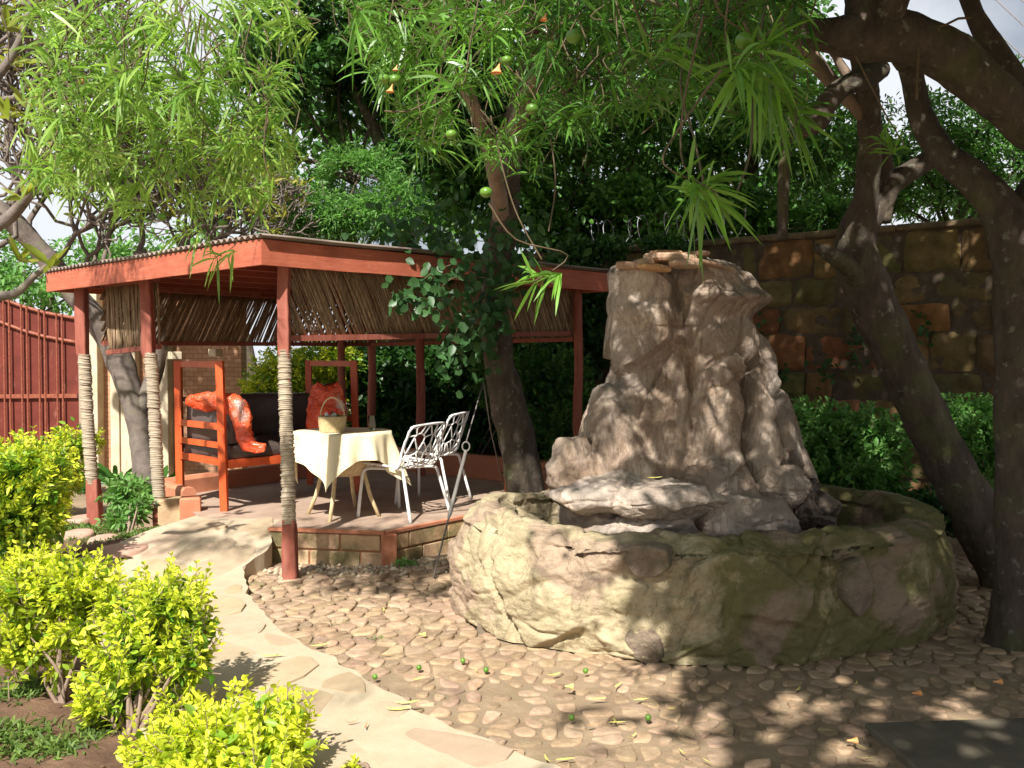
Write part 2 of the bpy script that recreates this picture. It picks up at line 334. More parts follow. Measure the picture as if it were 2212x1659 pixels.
def sprigs(lv, st, blobs, n, L, slen=.15, hue_tip=1., hue_base=.1, up=.8, k=6, shell=.25, rad=.0016, trunk=None, tipv=.25):
    P, d = blobpts(lv.rng, blobs, n, shell); r = lv.rng
    for i in range(n):
        D = d[i] + r.normal(size=3) * .35 + np.array([0, 0, up]); D /= np.linalg.norm(D)
        ln = slen * r.uniform(.6, 1.3); p0 = P[i] - D * ln * .8; tip = p0 + D * ln
        if st is not None: st.tube([p0 - D * .03, p0 + D * ln * .5 + r.normal(size=3) * .004, tip], [rad * 1.6, rad, rad * .6], 4, False)
        hb = r.uniform(-.12, tipv)
        for j in range(k):
            f = (j + .5) / k; c = p0 + D * ln * f
            a = r.uniform(0, PI); o = np.cross(D, [math.cos(a), math.sin(a), .3]); o /= np.linalg.norm(o)
            sz = L * (1.1 - .45 * f) * r.uniform(.8, 1.2)
            for sg in (1, -1):
                lv.put(c, (D * (.45 + f) + o * sg)[None], sz, sz * .5, np.clip((hue_base + (hue_tip - hue_base) * f ** .8) + hb, 0, 1), .25)
# --- voronoi cells on a plane
def clip(poly, a, b_, c_):   # keep a*x+b*y<=c
    out = []
    for i in range(len(poly)):
        p, q = poly[i], poly[(i + 1) % len(poly)]; dp = a * p[0] + b_ * p[1] - c_; dq = a * q[0] + b_ * q[1] - c_
        if dp <= 0: out.append(p)
        if (dp < 0) != (dq < 0) and dp != dq:
            t_ = dp / (dp - dq); out.append((p[0] + (q[0] - p[0]) * t_, p[1] + (q[1] - p[1]) * t_))
    return out
def cells(x0, y0, x1, y1, sx, sy, jit, rnd, drop=0):
    nx, ny = int((x1 - x0) / sx) + 1, int((y1 - y0) / sy) + 1; g = {}
    for i in range(-2, nx + 2):
        for j in range(-2, ny + 2):
            if rnd.random() >= drop:
                g[i, j] = (x0 + (i + .5 * (j % 2) + rnd.uniform(-jit, jit)) * sx, y0 + (j + rnd.uniform(-jit, jit)) * sy)
    out = []
    for (i, j), p in g.items():
        if not (0 <= i < nx and 0 <= j < ny): continue
        poly = [(p[0] - 2 * sx, p[1] - 2 * sy), (p[0] + 2 * sx, p[1] - 2 * sy), (p[0] + 2 * sx, p[1] + 2 * sy), (p[0] - 2 * sx, p[1] + 2 * sy)]
        for di in range(-3, 4):
            for dj in range(-3, 4):
                q = g.get((i + di, j + dj))
                if q is None or q is p: continue
                a, b_ = q[0] - p[0], q[1] - p[1]; poly = clip(poly, a, b_, (q[0] ** 2 + q[1] ** 2 - p[0] ** 2 - p[1] ** 2) / 2)
                if len(poly) < 3: break
        if len(poly) >= 3: out.append((p, poly))
    return out
def chaikin(poly, n=2, q=.25):
    for _ in range(n):
        o = []
        for i in range(len(poly)):
            p, r_ = poly[i], poly[(i + 1) % len(poly)]
            o += [(p[0] * (1 - q) + r_[0] * q, p[1] * (1 - q) + r_[1] * q), (p[0] * q + r_[0] * (1 - q), p[1] * q + r_[1] * (1 - q))]
        poly = o
    return poly
def inpoly(x, y, P):
    c = False
    for i in range(len(P)):
        x1, y1 = P[i][:2]; x2, y2 = P[i - 1][:2]
        if (y1 > y) != (y2 > y) and x < (x2 - x1) * (y - y1) / (y2 - y1) + x1: c = not c
    return c
def stone(mb, poly, gap, z0, h, rnd, col, dome=.15, zf=None, rounds=2):
    cx = sum(p[0] for p in poly) / len(poly); cy = sum(p[1] for p in poly) / len(poly)
    sz = sum(math.hypot(p[0] - cx, p[1] - cy) for p in poly) / len(poly)
    k = max(.3, 1 - gap / sz); poly = [(cx + (p[0] - cx) * k, cy + (p[1] - cy) * k) for p in poly]; poly = chaikin(poly, rounds)
    n = len(poly); tx, ty = rnd.uniform(-.06, .06), rnd.uniform(-.06, .06); vs = []
    for s_, z in ((1, -.012), (.985, h * .45), (.93, h * .85), (.75, h), (.4, h * (1 + dome))):
        for p in poly:
            x, y = cx + (p[0] - cx) * s_, cy + (p[1] - cy) * s_
            zb = zf(x, y) if zf else z0
            vs.append((x, y, zb + z + ((x - cx) * tx + (y - cy) * ty) * (1 if z > 0 else 0) + noise.noise(Vector((x * 18, y * 18, 0))) * h * .2 * (z > 0)))
    zb = zf(cx, cy) if zf else z0
    vs.append((cx, cy, zb + h * (1 + dome * 1.2)))
    fs = [(r_ * n + i, r_ * n + (i + 1) % n, (r_ + 1) * n + (i + 1) % n, (r_ + 1) * n + i) for r_ in range(4) for i in range(n)]
    fs += [(4 * n + i, 4 * n + (i + 1) % n, 5 * n) for i in range(n)]
    mb.add(vs, fs, col)
def gridmesh(mb, nu, nv, fn, col=None, closed=False):
    vs = [fn(i / (nu - (0 if closed else 1)), j / (nv - 1)) for j in range(nv) for i in range(nu)]
    fs = []
    for j in range(nv - 1):
        for i in range(nu if closed else nu - 1):
            i2 = (i + 1) % nu; fs.append((j * nu + i, j * nu + i2, (j + 1) * nu + i2, (j + 1) * nu + i))
    mb.add(vs, fs, col)
fr = lambda p, o=5, H=.8: noise.fractal(p, H, 2.1, o)
# ================================================================== THE SETTING
rnd = random.Random(3)
mb = MB(); gridmesh(mb, 3, 3, lambda a, c: (-150 + 300 * a, -60 + 300 * c, -.03)); mb.build('ground', M['dirt']); bpy.data.objects['ground']['kind'] = 'structure'
# near ground sheet with gentle unevenness
def gz(x, y): return .012 * noise.noise(Vector((x * .9, y * .9, 1))) + .005 * noise.noise(Vector((x * 5, y * 5, 3)))
mb = MB(); gridmesh(mb, 140, 150, lambda a, c: (-7 + 15 * a, 1.2 + 14 * c, gz(-7 + 15 * a, 1.2 + 14 * c) - .008)); tag(mb.build('cobble_bedding', M['dirt'], smooth=True), kind='structure')
PATH_R = [(-1.86, 8.15), (-1.84, 7.1), (-1.80, 6.8), (-1.88, 6.5), (-1.74, 6.02), (-1.55, 5.6), (-1.30, 5.13), (-.95, 4.67), (-.66, 4.29), (-.3, 3.81), (.02, 3.52), (.45, 3.1), (.9, 2.6)]
PATH_L = [(-2.55, 8.15), (-2.62, 7.65), (-2.72, 7.3), (-2.95, 6.9), (-3.15, 6.4), (-2.75, 5.6), (-2.2, 4.9), (-1.85, 4.3), (-1.5, 3.7), (-1.1, 3.1), (-.6, 2.5)]
PR = spline(PATH_R, 9); PL = spline(PATH_L, 9)
PATH = [tuple(p) for p in PR] + [tuple(p) for p in PL[::-1]]
def pz(x, y): k = min(1, max(0, (y - 6.15) / 1.3)); return .045 + .206 * k * k * (3 - 2 * k)
mb = MB(); n = len(PR); PLr = [PL[min(len(PL) - 1, int(i * len(PL) / n))] for i in range(n)]
def pf(a, c):
    i = min(n - 1, int(round(c * (n - 1)))); p = PR[i] * (1 - a) + np.array(PLr[i]) * a; j = .03 * noise.noise(Vector((p[0] * 7, p[1] * 7, 5))) if a in (0, 1) else 0
    return (p[0] + j, p[1] + j, pz(p[0], p[1]))
gridmesh(mb, 16, n, pf)
k = len(mb.v)      # edge skirt
mb.add([pf(0, c / (n - 1)) for c in range(n)] + [(pf(0, c / (n - 1))[0], pf(0, c / (n - 1))[1], -.02) for c in range(n)], [(i, i + 1, n + i + 1, n + i) for i in range(n - 1)])
mb.add([pf(1, c / (n - 1)) for c in range(n)] + [(pf(1, c / (n - 1))[0], pf(1, c / (n - 1))[1], -.02) for c in range(n)], [(i + 1, i, n + i, n + i + 1) for i in range(n - 1)])
tag(mb.build('path', M['mortar'], smooth=False), kind='structure')
mb = MB()
def inset(P, x, y, m):
    return all(inpoly(x + dx, y + dy, P) for dx, dy in ((m, 0), (-m, 0), (0, m), (0, -m)))
for p, poly in cells(-3.4, 2.4, 1.2, 7.3, .50, .40, .42, rnd, .0):
    poly = [q for q in poly]
    q2 = []
    cx = sum(q[0] for q in poly) / len(poly); cy = sum(q[1] for q in poly) / len(poly)
    smp = [(cx + (q[0] - cx) * f_, cy + (q[1] - cy) * f_) for q in poly for f_ in (.2, .5, .8)]; smp = [q for q in smp if inpoly(q[0], q[1], PATH)]
    if len(smp) < 4: continue
    if not inpoly(cx, cy, PATH): cx = sum(q[0] for q in smp) / len(smp); cy = sum(q[1] for q in smp) / len(smp)
    if not inpoly(cx, cy, PATH): continue
    for q in poly:
        k = 1.0
        while k > .2 and not inpoly(cx + (q[0] - cx) * k, cy + (q[1] - cy) * k, PATH): k -= .08
        q2.append((cx + (q[0] - cx) * k, cy + (q[1] - cy) * k))
    b_ = rnd.uniform(.82, 1.1); stone(mb, q2, .016, 0, .0045, rnd, (b_, b_ * rnd.uniform(.92, 1), b_ * rnd.uniform(.85, 1)), 0, lambda x, y: pz(x, y) - .001, 1)
tag(mb.build('flagstone_paving', M['flag'], smooth=False), kind='structure')
# cobbles
mb = MB()
COB = [(p[0], p[1]) for p in PATH_R[1:]] + [(2.2, 2.2), (3.2, 2.6), (3.4, 3.55), (2.55, 3.75), (2.75, 4.0), (3.6, 4.1), (4.6, 4.6), (4.6, 6.6), (3.2, 7.6), (.3, 7.7), (-.85, 7.05), (-1.3, 6.75)]
for p, poly in cells(-2, 2.1, 4.7, 7.8, .112, .096, .48, rnd, .13):
    x, y = p
    if not inpoly(x, y, COB) or (abs(x - 1.15) < 1.2 and abs(y - 5.75) < .75): continue
    dn = noise.noise(Vector((x * 1.1, y * 1.3, 7)))
    if dn > .42 and rnd.random() < .6: continue
    if y < 4.6 and rnd.random() < .06: continue
    dist = y
    gap = .004 + max(0, dn) * .025 + (.010 if y < 4.55 else 0) + rnd.uniform(0, .012)
    b_ = rnd.uniform(.62, 1.15)
    raised = .011 if (y > 5 and x < 0) else .006
    stone(mb, poly, gap, 0, raised * rnd.uniform(.6, 1.5), rnd, (b_, b_ * rnd.uniform(.92, 1.0), b_ * rnd.uniform(.85, 1.0)), .06, lambda a, c: gz(a, c) - .004, 1 if rnd.random() < .65 else 2)
tag(mb.build('cobblestone_paving', M['cobble'], smooth=True), kind='structure')
mb = MB(); mb.box((2.47, 3.40, .002), (1.9, 1.05, .05), .08, bev=.006); tag(mb.build('concrete_slab', M['slab']), kind='structure')
# garden bed soil
BED = [(-8, 1.5), (-.75, 1.5), (-.62, 2.55)] + [tuple(p) for p in PL[::-1]][2:] + [(-2.75, 7.6), (-4.2, 8.6), (-8, 12)]
PLY = np.array([p[1] for p in PL[::-1]]); PLX = np.array([p[0] for p in PL[::-1]])
def bedz(x, y): return .03 + max(0, pz(x, y) - .05) * max(0, 1 - max(0, float(np.interp(y, PLY, PLX)) - x) / .8) + .035 * fr(Vector((x * 1.6, y * 1.6, 2)), 4) + .008 * noise.noise(Vector((x * 22, y * 22, 0)))
mb = MB(); NX, NY = 230, 260; idx = {}
for j in range(NY):
    for i in range(NX):
        x, y = -7 + 6.6 * i / NX, 1.6 + 8 * j / NY
        if inpoly(x, y, BED): idx[i, j] = len(mb.v); mb.v.append((x, y, bedz(x, y))); mb.c.append((1, 1, 1))
for (i, j), a in idx.items():
    if (i + 1, j) in idx and (i, j + 1) in idx and (i + 1, j + 1) in idx: mb.f.append((a, idx[i + 1, j], idx[i + 1, j + 1], idx[i, j + 1]))
tag(mb.build('garden_soil', M['soil'], smooth=True), kind='structure')
mb = MB()      # clods and gravel
for i in range(420):
    x, y = rnd.uniform(-4.5, -1), rnd.uniform(2.6, 7.5)
    if not inpoly(x, y, BED): continue
    s_ = rnd.uniform(.004, .018); mb.tube([(x - s_, y, bedz(x, y)), (x, y, bedz(x, y) + s_ * .9), (x + s_, y + s_ * .4, bedz(x, y))], [s_ * .6, s_, s_ * .5], 5)
tag(mb.build('soil_clods', M['soil'], smooth=True), kind='stuff')
tag(bpy.data.objects['soil_clods'], 'loose crumbs of brown soil scattered over the garden bed', 'soil')
mb = MB()
for i in range(420):
    a = rnd.gauss(0, 1); x, y = -1.3 + a * .35, 6.72 + rnd.gauss(0, .12)
    if i % 2: x, y = -.55 + rnd.gauss(0, .25), 6.95 + rnd.gauss(0, .13)
    if inpoly(x, y, PATH): continue
    s_ = rnd.uniform(.006, .018); mb.tube([(x - s_, y, .0), (x, y, s_ * .9), (x + s_, y + s_ * .4, .0)], [s_ * .6, s_, s_ * .5], 5)
tag(mb.build('gravel', M['mortar'], smooth=True), 'pale gravel heaped along the foot of the shelter plinth', 'gravel', kind='stuff')
# ================================================================== SHELTER
P1 = G(630, 1250); P2 = G(348, 1165); P3 = G(207, 1130); P4 = Vector((.65, 9.0, 0)); P5 = P3 + P4 - P1; P5.z = 0
FZ = .25
hut = empty('garden_shelter', (P1.x - .9, P1.y + 2.2, 0), 'open red-trimmed garden shelter with reed screens and rope-wrapped posts', 'shelter')
RZ = 2.182; RA, RB, RC = G(565, 572, RZ), G(100, 630, RZ), G(1318, 630, RZ); RD = RB + RC - RA
def board(name, a, b, z0, z1, th, mat, out):
    mbx = MB(); d = (b - a).normalized(); o_ = Vector((d.y, -d.x, 0)); o_ = o_ if o_.dot(out) > 0 else -o_
    q = [a, b, b - o_ * th, a - o_ * th]; nseg = 24; vs = []; 
    for k in range(nseg + 1):
        p = a.lerp(b, k / nseg); w_ = .004 * noise.noise(p * 1.5)
        for (oo, z) in ((w_, z0), (w_, z1), (w_ - th, z1), (w_ - th, z0)): vs.append((p.x + o_.x * oo, p.y + o_.y * oo, z + .004 * noise.noise(p * 2)))
    fs = [(k * 4 + i, k * 4 + (i + 1) % 4, k * 4 + 4 + (i + 1) % 4, k * 4 + 4 + i) for k in range(nseg) for i in range(4)] + [(0, 1, 2, 3), tuple(nseg * 4 + i for i in (3, 2, 1, 0))]
    mbx.add(vs, fs); return mbx.build(name, mat, hut, fixn=True)
cen = (RA + RD) / 2
for a, b in ((RA, RB), (RC, RA), (RB, RD), (RD, RC)):
    d = (b - a).normalized(); board('fascia', a + d * .003, b - d * .003, RZ, RZ + .172, .03, M['red'], (a + b) / 2 - cen)
e1 = (RB - RA); e2 = (RC - RA); L1 = e1.length
def rf(a, c):
    p = RA + e1 * (-.012 + 1.024 * a) + e2 * (-.006 + 1.012 * c); return (p.x, p.y, RZ + .192 + .013 * math.sin(a * L1 * 2 * PI / .076) + .01 * noise.noise(Vector((a * 3, c * 4, 0))))
mb = MB(); gridmesh(mb, 420, 14, rf); o = mb.build('roof', M['tin'], hut, True)
sm = o.modifiers.new('s', 'SOLIDIFY'); sm.thickness = .004
mb = MB(); i1, i2 = e1.normalized() * .04, e2.normalized() * .04
vs = [RA + i1 + i2, RB - i1 + i2, RD - i1 - i2, RC + i1 - i2]; mb.add([(p.x, p.y, RZ + .085) for p in vs] + [(p.x, p.y, RZ + .10) for p in vs], [(0, 1, 2, 3), (7, 6, 5, 4)])
for k in range(7):
    f = (k + .5) / 7; a = RA + e1 * f + i2; b = a + e2 - i2 * 2; mb.beam((a.x, a.y, RZ + .062), (b.x, b.y, RZ + .062), .05, .045)
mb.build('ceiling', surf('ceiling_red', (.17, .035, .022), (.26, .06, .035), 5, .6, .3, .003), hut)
def sqpost(name, L, parent, mat, seed=0):   # L px list
    mbx = MB(); S = spline([(*W(u, v, d), wp / 2 / F * d) for u, v, d, wp in L], 6); vs = []
    for i, p in enumerate(S):
        j = .004
        for x, y in ((-1, -.85), (-.85, -1), (.85, -1), (1, -.85), (1, .85), (.85, 1), (-.85, 1), (-1, .85)):
            q = Vector((p[0] + x * p[3], p[1] + y * p[3], p[2])); nn = noise.noise(q * 12 + Vector((seed, 0, 0))) * .005
            vs.append((q.x + nn, q.y + nn, q.z))
    n_ = len(S); fs = [(i * 8 + k, i * 8 + (k + 1) % 8, i * 8 + 8 + (k + 1) % 8, i * 8 + 8 + k) for i in range(n_ - 1) for k in range(8)] + [tuple(range(8)), tuple((n_ - 1) * 8 + k for k in range(8))]
    mbx.add(vs, fs); return mbx.build(name, mat, parent, fixn=True)
def ropewrap(L, parent, seed=0):
    mbx = MB(); P = [(*W(u, v, d), wp / 2 / F * d) for u, v, d, wp in L]; tot = (Vector(P[0][:3]) - Vector(P[-1][:3])).length
    nco = int(tot / .0135); m_ = nco * 5; r_ = random.Random(seed); off = [(r_.uniform(-.003, .003), r_.uniform(-.003, .003), r_.uniform(-.0035, .003)) for _ in range(nco + 2)]
    S = spline(P, max(2, m_ // (len(P) - 1))); prof = []
    vs = []; seg = 22
    for i, p in enumerate(S):
        t_ = i / (len(S) - 1) * nco; k = int(t_); ph = (t_ - k); o_ = off[min(k, nco)]
        rr = p[3] + o_[2] - .0055 * (1 - abs(math.sin(PI * ph)) ** .6)
        if k % 17 == 5: rr -= .006
        for j in range(seg):
            a = 2 * PI * j / seg; tz = .006 * math.cos(a + k * .0 + seed); 
            vs.append((p[0] + o_[0] + math.cos(a) * rr * (1 + .015 * noise.noise(Vector((p[2] * 6, a, seed)))), p[1] + o_[1] + math.sin(a) * rr, p[2] + tz))
    n_ = len(S); fs = [(i * seg + k, i * seg + (k + 1) % seg, (i + 1) * seg + (k + 1) % seg, (i + 1) * seg + k) for i in range(n_ - 1) for k in range(seg)] + [tuple(range(seg)), tuple((n_ - 1) * seg + k for k in range(seg))]
    mbx.add(vs, fs); return mbx.build('rope_wrap', M['rope'], parent, True, True)
for pts, wr, dep, sd in (
    ([(615, 568, 24), (612, 640, 23), (614, 690, 24), (614, 756, 25), (617, 790, 18), (620, 900, 18), (624, 1100, 18), (625, 1132, 27), (628, 1256, 31)], [(615, 757, 30), (616, 850, 30), (621, 980, 31), (624, 1132, 32)], P1.y, 1),
    ([(314, 598, 24), (318, 660, 22), (321, 762, 24), (328, 790, 15), (334, 950, 15), (343, 1070, 15), (345, 1098, 24), (350, 1172, 27)], [(325, 763, 29), (332, 860, 27), (338, 980, 28), (345, 1098, 27)], P2.y, 2),
    ([(175, 623, 22), (177, 690, 22), (179, 762, 22), (184, 790, 14), (193, 950, 14), (199, 1025, 14), (202, 1046, 24), (207, 1140, 27)], [(182, 765, 27), (187, 860, 26), (193, 960, 27), (200, 1046, 26)], P3.y, 3)):
    sqpost('post', [(u, v, dep, w_) for u, v, w_ in pts], hut, M['redpost'], sd); ropewrap([(u, v, dep, w_) for u, v, w_ in wr], hut, sd)
def rpost(x, y, z0, z1, r_, lean=0, seed=0):
    mbx = MB(); limb3(mbx, [(x + lean * (i / 5) + .008 * math.sin(i * 2.1 + seed), y, z0 + (z1 - z0) * i / 5, r_ * (1 + .06 * math.sin(i * 3 + seed))) for i in range(6)], 12, 5, .05, seed); return mbx.build('post', M['redpost'], hut, True)
q4 = W(1250, 800, 9.0); rpost(q4.x, 9.0, .2, 2.28, .045, -.01, 1)
rpost(P5.x + .02, P5.y, .2, 2.28, .05, 0, 2)
q = W(908, 800, 10.2); rpost(q.x, 10.2, .2, 2.28, .05, 0, 3)
q = W(735, 800, 10.5); rpost(q.x, 10.6, .2, 2.28, .042, 0, 4)
def reeds(a, b, zt, zb0, zb1, tilt, dens, rr, gap=0, seed=0, jit=.0, inset_=0):
    r_ = random.Random(seed); mbx = MB(); L = (b - a).length; d = (b - a) / L; nrm = Vector((d.y, -d.x, 0)); n_ = int(L / dens)
    ins = Vector((cen.x, cen.y, 0)) - (a + b) / 2; ins = nrm * (inset_ * (1 if ins.dot(nrm) > 0 else -1)); a, b = a + ins, b + ins
    ext = int(abs(tilt) * (zt - zb0) / dens) + 1
    for i in range(-ext, n_ + ext):
        if r_.random() < gap: continue
        s0 = (i + r_.uniform(-.3, .3)) * dens; tl = tilt + r_.gauss(0, jit); bow = r_.uniform(-.01, .01); pts = []
        zend = zb0 + (zb1 - zb0) * min(1, max(0, s0 / L)) + r_.uniform(0, .02); H = zt - zend
        for k in range(6):
            f = k / 5; s_ = s0 + tl * H * f
            if -.02 <= s_ <= L + .02: pts.append(a + d * s_ + nrm * (bow * math.sin(PI * f) + r_.uniform(-.0015, .0015) + (i % 2) * rr * .8) + Vector((0, 0, zt - H * f)))
        if len(pts) > 1:
            c_ = r_.uniform(.6, 1.2); mbx.tube(pts, [rr * r_.uniform(.7, 1.15)] * len(pts), 6, True, (c_, c_ * r_.uniform(.92, 1), c_ * r_.uniform(.85, 1)))
    o_ = mbx.build('reed_screen', M['reed'], hut, True)
    mbr = MB(); up = Vector((0, 0, 1)); off = nrm * .012
    mbr.beam(a + off + up * (zb0 - .005), b + off + up * (zb1 - .005), .045, .042); mbr.build('rail', M['redpost'], hut)
    mbr = MB(); mbr.beam(a + up * 2.24, b + up * 2.24, .04, .06); mbr.build('rail', M['redpost'], hut); return o_
dR = (P4 - P1).normalized(); z = Vector((0, 0, 0))
reeds(P1 + dR * .06, P4 - dR * .05, 2.22, 1.70, 1.80, .50, .0125, .0085, .0, 1, .03, .09)
dL = (P3 - P2).normalized()
reeds(P2 + dL * .10, P3 - dL * .16, 2.22, 1.66, 1.61, -.10, .0115, .0085, .0, 2, .06, .05)
dB = (P5 - P3).normalized()
reeds(P3 + dB * .08, P5 - dB * .05, 2.20, 1.70, 1.72, -.5, .0108, .0085, .03, 3, .04)
reeds(P5 + (P4 - P5).normalized() * .05, P4 - (P4 - P5).normalized() * .05, 2.20, 1.72, 1.74, .4, .0115, .0085, .02, 4, .04)
for (u, v) in ((377, 768), (466, 762)):     # pale beam ends
    mb = MB(); p = W(u, v, 10.3); mb.box(p, (.09, .2, .085), .7, bev=.006); mb.build('beam_end', M['plaster'], hut)
F1, F2, F3 = G(582, 1141, FZ), G(832, 1150, FZ), G(1096, 1096, FZ)
E1 = G(420, 1122, FZ)
FL = [F1, F2, F3, Vector((.98, 9.05, FZ)), P5 + Vector((0, .4, 0)), Vector((-3.3, 8.68, 0)), Vector((-2.82, 8.0, 0)), Vector((-2.56, 7.55, 0)), Vector((F1.x - .005, 7.42, 0))]
mb = MB(); mb.prism([(p.x, p.y) for p in FL], -.05, FZ - .006); mb.build('floor_slab', M['terra'], hut, fixn=True)
mb = MB(); mb.prism([(p.x + (p.x < -1.8) * .0, p.y) for p in FL], FZ - .002, FZ + .004); mb.build('floor', M['floor'], hut, fixn=True)
def blocks(a, b, z0, z1, rows, ln, th, seed, out, name='block_course'):
    r_ = random.Random(seed); L = (b - a).length; d = (b - a) / L; d.z = 0; o_ = Vector((d.y, -d.x, 0)); o_ = o_ if o_.dot(out) > 0 else -o_
    ang = math.atan2(d.y, d.x); h = (z1 - z0) / rows
    for k in range(rows):
        mbx = MB(); s_ = -ln * (.5 if k % 2 else .12)
        while s_ < L:
            l = ln * r_.uniform(.85, 1.15); s0, s1 = max(s_, 0), min(s_ + l, L)
            if s1 - s0 > .04:
                c_ = a + d * (s0 + s1) / 2 + o_ * (th / 2 - .01 + r_.uniform(-.002, .004)); q_ = r_.uniform(.75, 1.15)
                mbx.box((c_.x, c_.y, z0 + h * (k + .5)), (s1 - s0 - .012, th, h - .010), ang, (q_, q_ * r_.uniform(.9, 1), q_ * r_.uniform(.8, 1)), bev=.009)
            s_ += l
        mbx.build(name, M['block'], hut)
out = Vector((.3, -1, 0))
blocks(F1, F2, -.03, FZ - .018, 2, .36, .03, 5, out); blocks(F2, F3, -.03, FZ - .018, 2, .40, .03, 6, out)
mb = MB()      # painted edge of the floor
for a, b in ((F1, F2), (F2, F3)):
    d = (b - a).normalized(); o_ = Vector((d.y, -d.x, 0)); mb.beam(a + o_ * .004 + Vector((0, 0, -.004)), b + o_ * .004 + Vector((0, 0, -.004)), .05, .022)
mb.build('floor_edge', M['terra'], hut)
q_ = F2 + Vector((.03, -.012, 0)); mb = MB(); mb.box((q_.x, q_.y, .12), (.11, .06, .24), .35, bev=.006); mb.build('corner_pier', M['terra'], hut)
def lowwall(a, b, z0, z1, th, name='low_wall'):
    mbx = MB(); d = (b - a); L = d.length; d /= L; nr = Vector((d.y, -d.x, 0)); nn = 16
    prof = [(-1, z0), (-1, z1 - .03), (-.6, z1), (.6, z1), (1, z1 - .03), (1, z0)]; vs = []
    for k in range(nn + 1):
        p = a + d * L * k / nn
        for x, zz in prof:
            q = p + nr * x * th / 2; vs.append((q.x, q.y, zz + (.008 * noise.noise(q * 3) if zz > z0 else 0)))
    n6 = 6; fs = [(k * n6 + i, k * n6 + (i + 1) % n6, (k + 1) * n6 + (i + 1) % n6, (k + 1) * n6 + i) for k in range(nn) for i in range(n6)] + [tuple(range(n6)), tuple(nn * n6 + i for i in range(n6))]
    mbx.add(vs, fs); return mbx.build(name, M['terra'], hut, fixn=True)
lowwall(Vector((-2.84, 8.12, 0)), Vector((-3.28, 8.66, 0)), .05, .41, .12); lowwall(Vector((-3.28, 8.66, 0)), P5 + Vector((.05, -.1, 0)), .05, .42, .13); lowwall(P5, P4 + Vector((.1, .1, 0)), .05, .50, .15)
a_ = F3 + Vector((.03, .06, 0)); a_.z = 0; lowwall(Vector((.72, 8.98, 0)), a_, .05, .53, .15)
lowwall(a_ + Vector((.2, .02, 0)), G(1290, 1120) * 1 + Vector((0, -.6, 0)), .0, .43, .14)
mb = MB(); c_ = G(398, 1160); mb.box((c_.x + .10, c_.y - .12, .19), (.17, .2, .36), .3, bev=.012); mb.build('pier', M['terra'], hut)
mb = MB(); mb.box((c_.x - .09, c_.y - .06, .18), (.2, .2, .34), .3, (.95, .95, .9), bev=.012); mb.build('pier', M['block'], hut)
# ================================================================== FURNITURE
sa, sb = G(485, 1105, FZ), G(390, 1082, FZ); sd = Vector((.66, .751, 0)); SL = 1.44
sofa = empty('bench_sofa', ((sa + sb) / 2 + sd * SL / 2), 'red wooden sofa with ladder ends and charcoal cushions inside the shelter', 'sofa')
for k, o_ in enumerate((Vector((0, 0, 0)), sd * SL)):
    for p in (sa, sb):
        mb = MB(); mb.beam(p + o_ + Vector((0, 0, 0)), p + o_ + Vector((-.01 - .02 * (p is sa), 0, 1.28)), .06, .06); mb.build('end_post', M['redframe'], sofa)
    for z_, h in ((1.25, .055), (.72, .055), (.56, .05), (.42, .06)):
        mb = MB(); e_ = (sb - sa).normalized() * .03; mb.beam(sa + o_ + e_ + Vector((-.01, 0, z_)), sb + o_ - e_ + Vector((-.005, 0, z_)), .03, h); mb.build('end_rail', M['redframe'], sofa)
for p in (sa, sb):
    mb = MB(); mb.beam(p + sd * .03 + Vector((0, 0, .40)), p + sd * (SL - .03) + Vector((0, 0, .40)), .035, .07); mb.build('seat_rail', M['redframe'], sofa)
def cushion(c, sz, rot, name='cushion'):
    mbx = MB(); n_ = 13
    for ax in range(3):
        for sg in (-1, 1):
            def fn(a, b, ax=ax, sg=sg):
                p = [0, 0, 0]; i, j = [k for k in range(3) if k != ax]; p[ax] = sg; p[i] = a * 2 - 1; p[j] = b * 2 - 1
                v = Vector(p); q = Vector((v.x * sz[0], v.y * sz[1], v.z * sz[2])) / 2
                rr = .035; ins = Vector([max(-sz[k] / 2 + rr, min(sz[k] / 2 - rr, q[k])) for k in range(3)]); dv = q - ins
                q = ins + (dv.normalized() * rr if dv.length > 1e-6 else dv); bl = .012 * (1 - abs(p[i])) * (1 - abs(p[j])); q[ax] += sg * bl * 1.5 + .003 * noise.noise(q * 9)
                cr, sr = math.cos(rot), math.sin(rot); return (c[0] + q.x * cr - q.y * sr, c[1] + q.x * sr + q.y * cr, c[2] + q.z)
            gridmesh(mbx, n_, n_, fn)
    return mbx.build(name, M['cushion'], sofa, True, True)
ang = math.atan2(sd.y, sd.x); cm = (sa + sb) / 2; dp = (sb - sa).length
cushion(cm + sd * (SL / 2) + Vector((0, 0, .49)), (SL - .08, dp - .03, .14), ang, 'seat_cushion')
cushion(cm + sd * .13 + (sb - sa).normalized() * .0 + Vector((0, 0, .72)), (.15, dp - .1, .34), ang, 'side_cushion')
cushion(sb + sd * (SL / 2 + .03) - (sb - sa).normalized() * .06 + Vector((0, 0, .75)), (SL - .18, .13, .40), ang, 'back_cushion')
mb = MB(); mb.beam(sb + sd * .03 + Vector((0, 0, .93)), sb + sd * (SL - .03) + Vector((0, 0, .93)), .03, .04); mb.build('back_rail', M['cushion'], sofa)
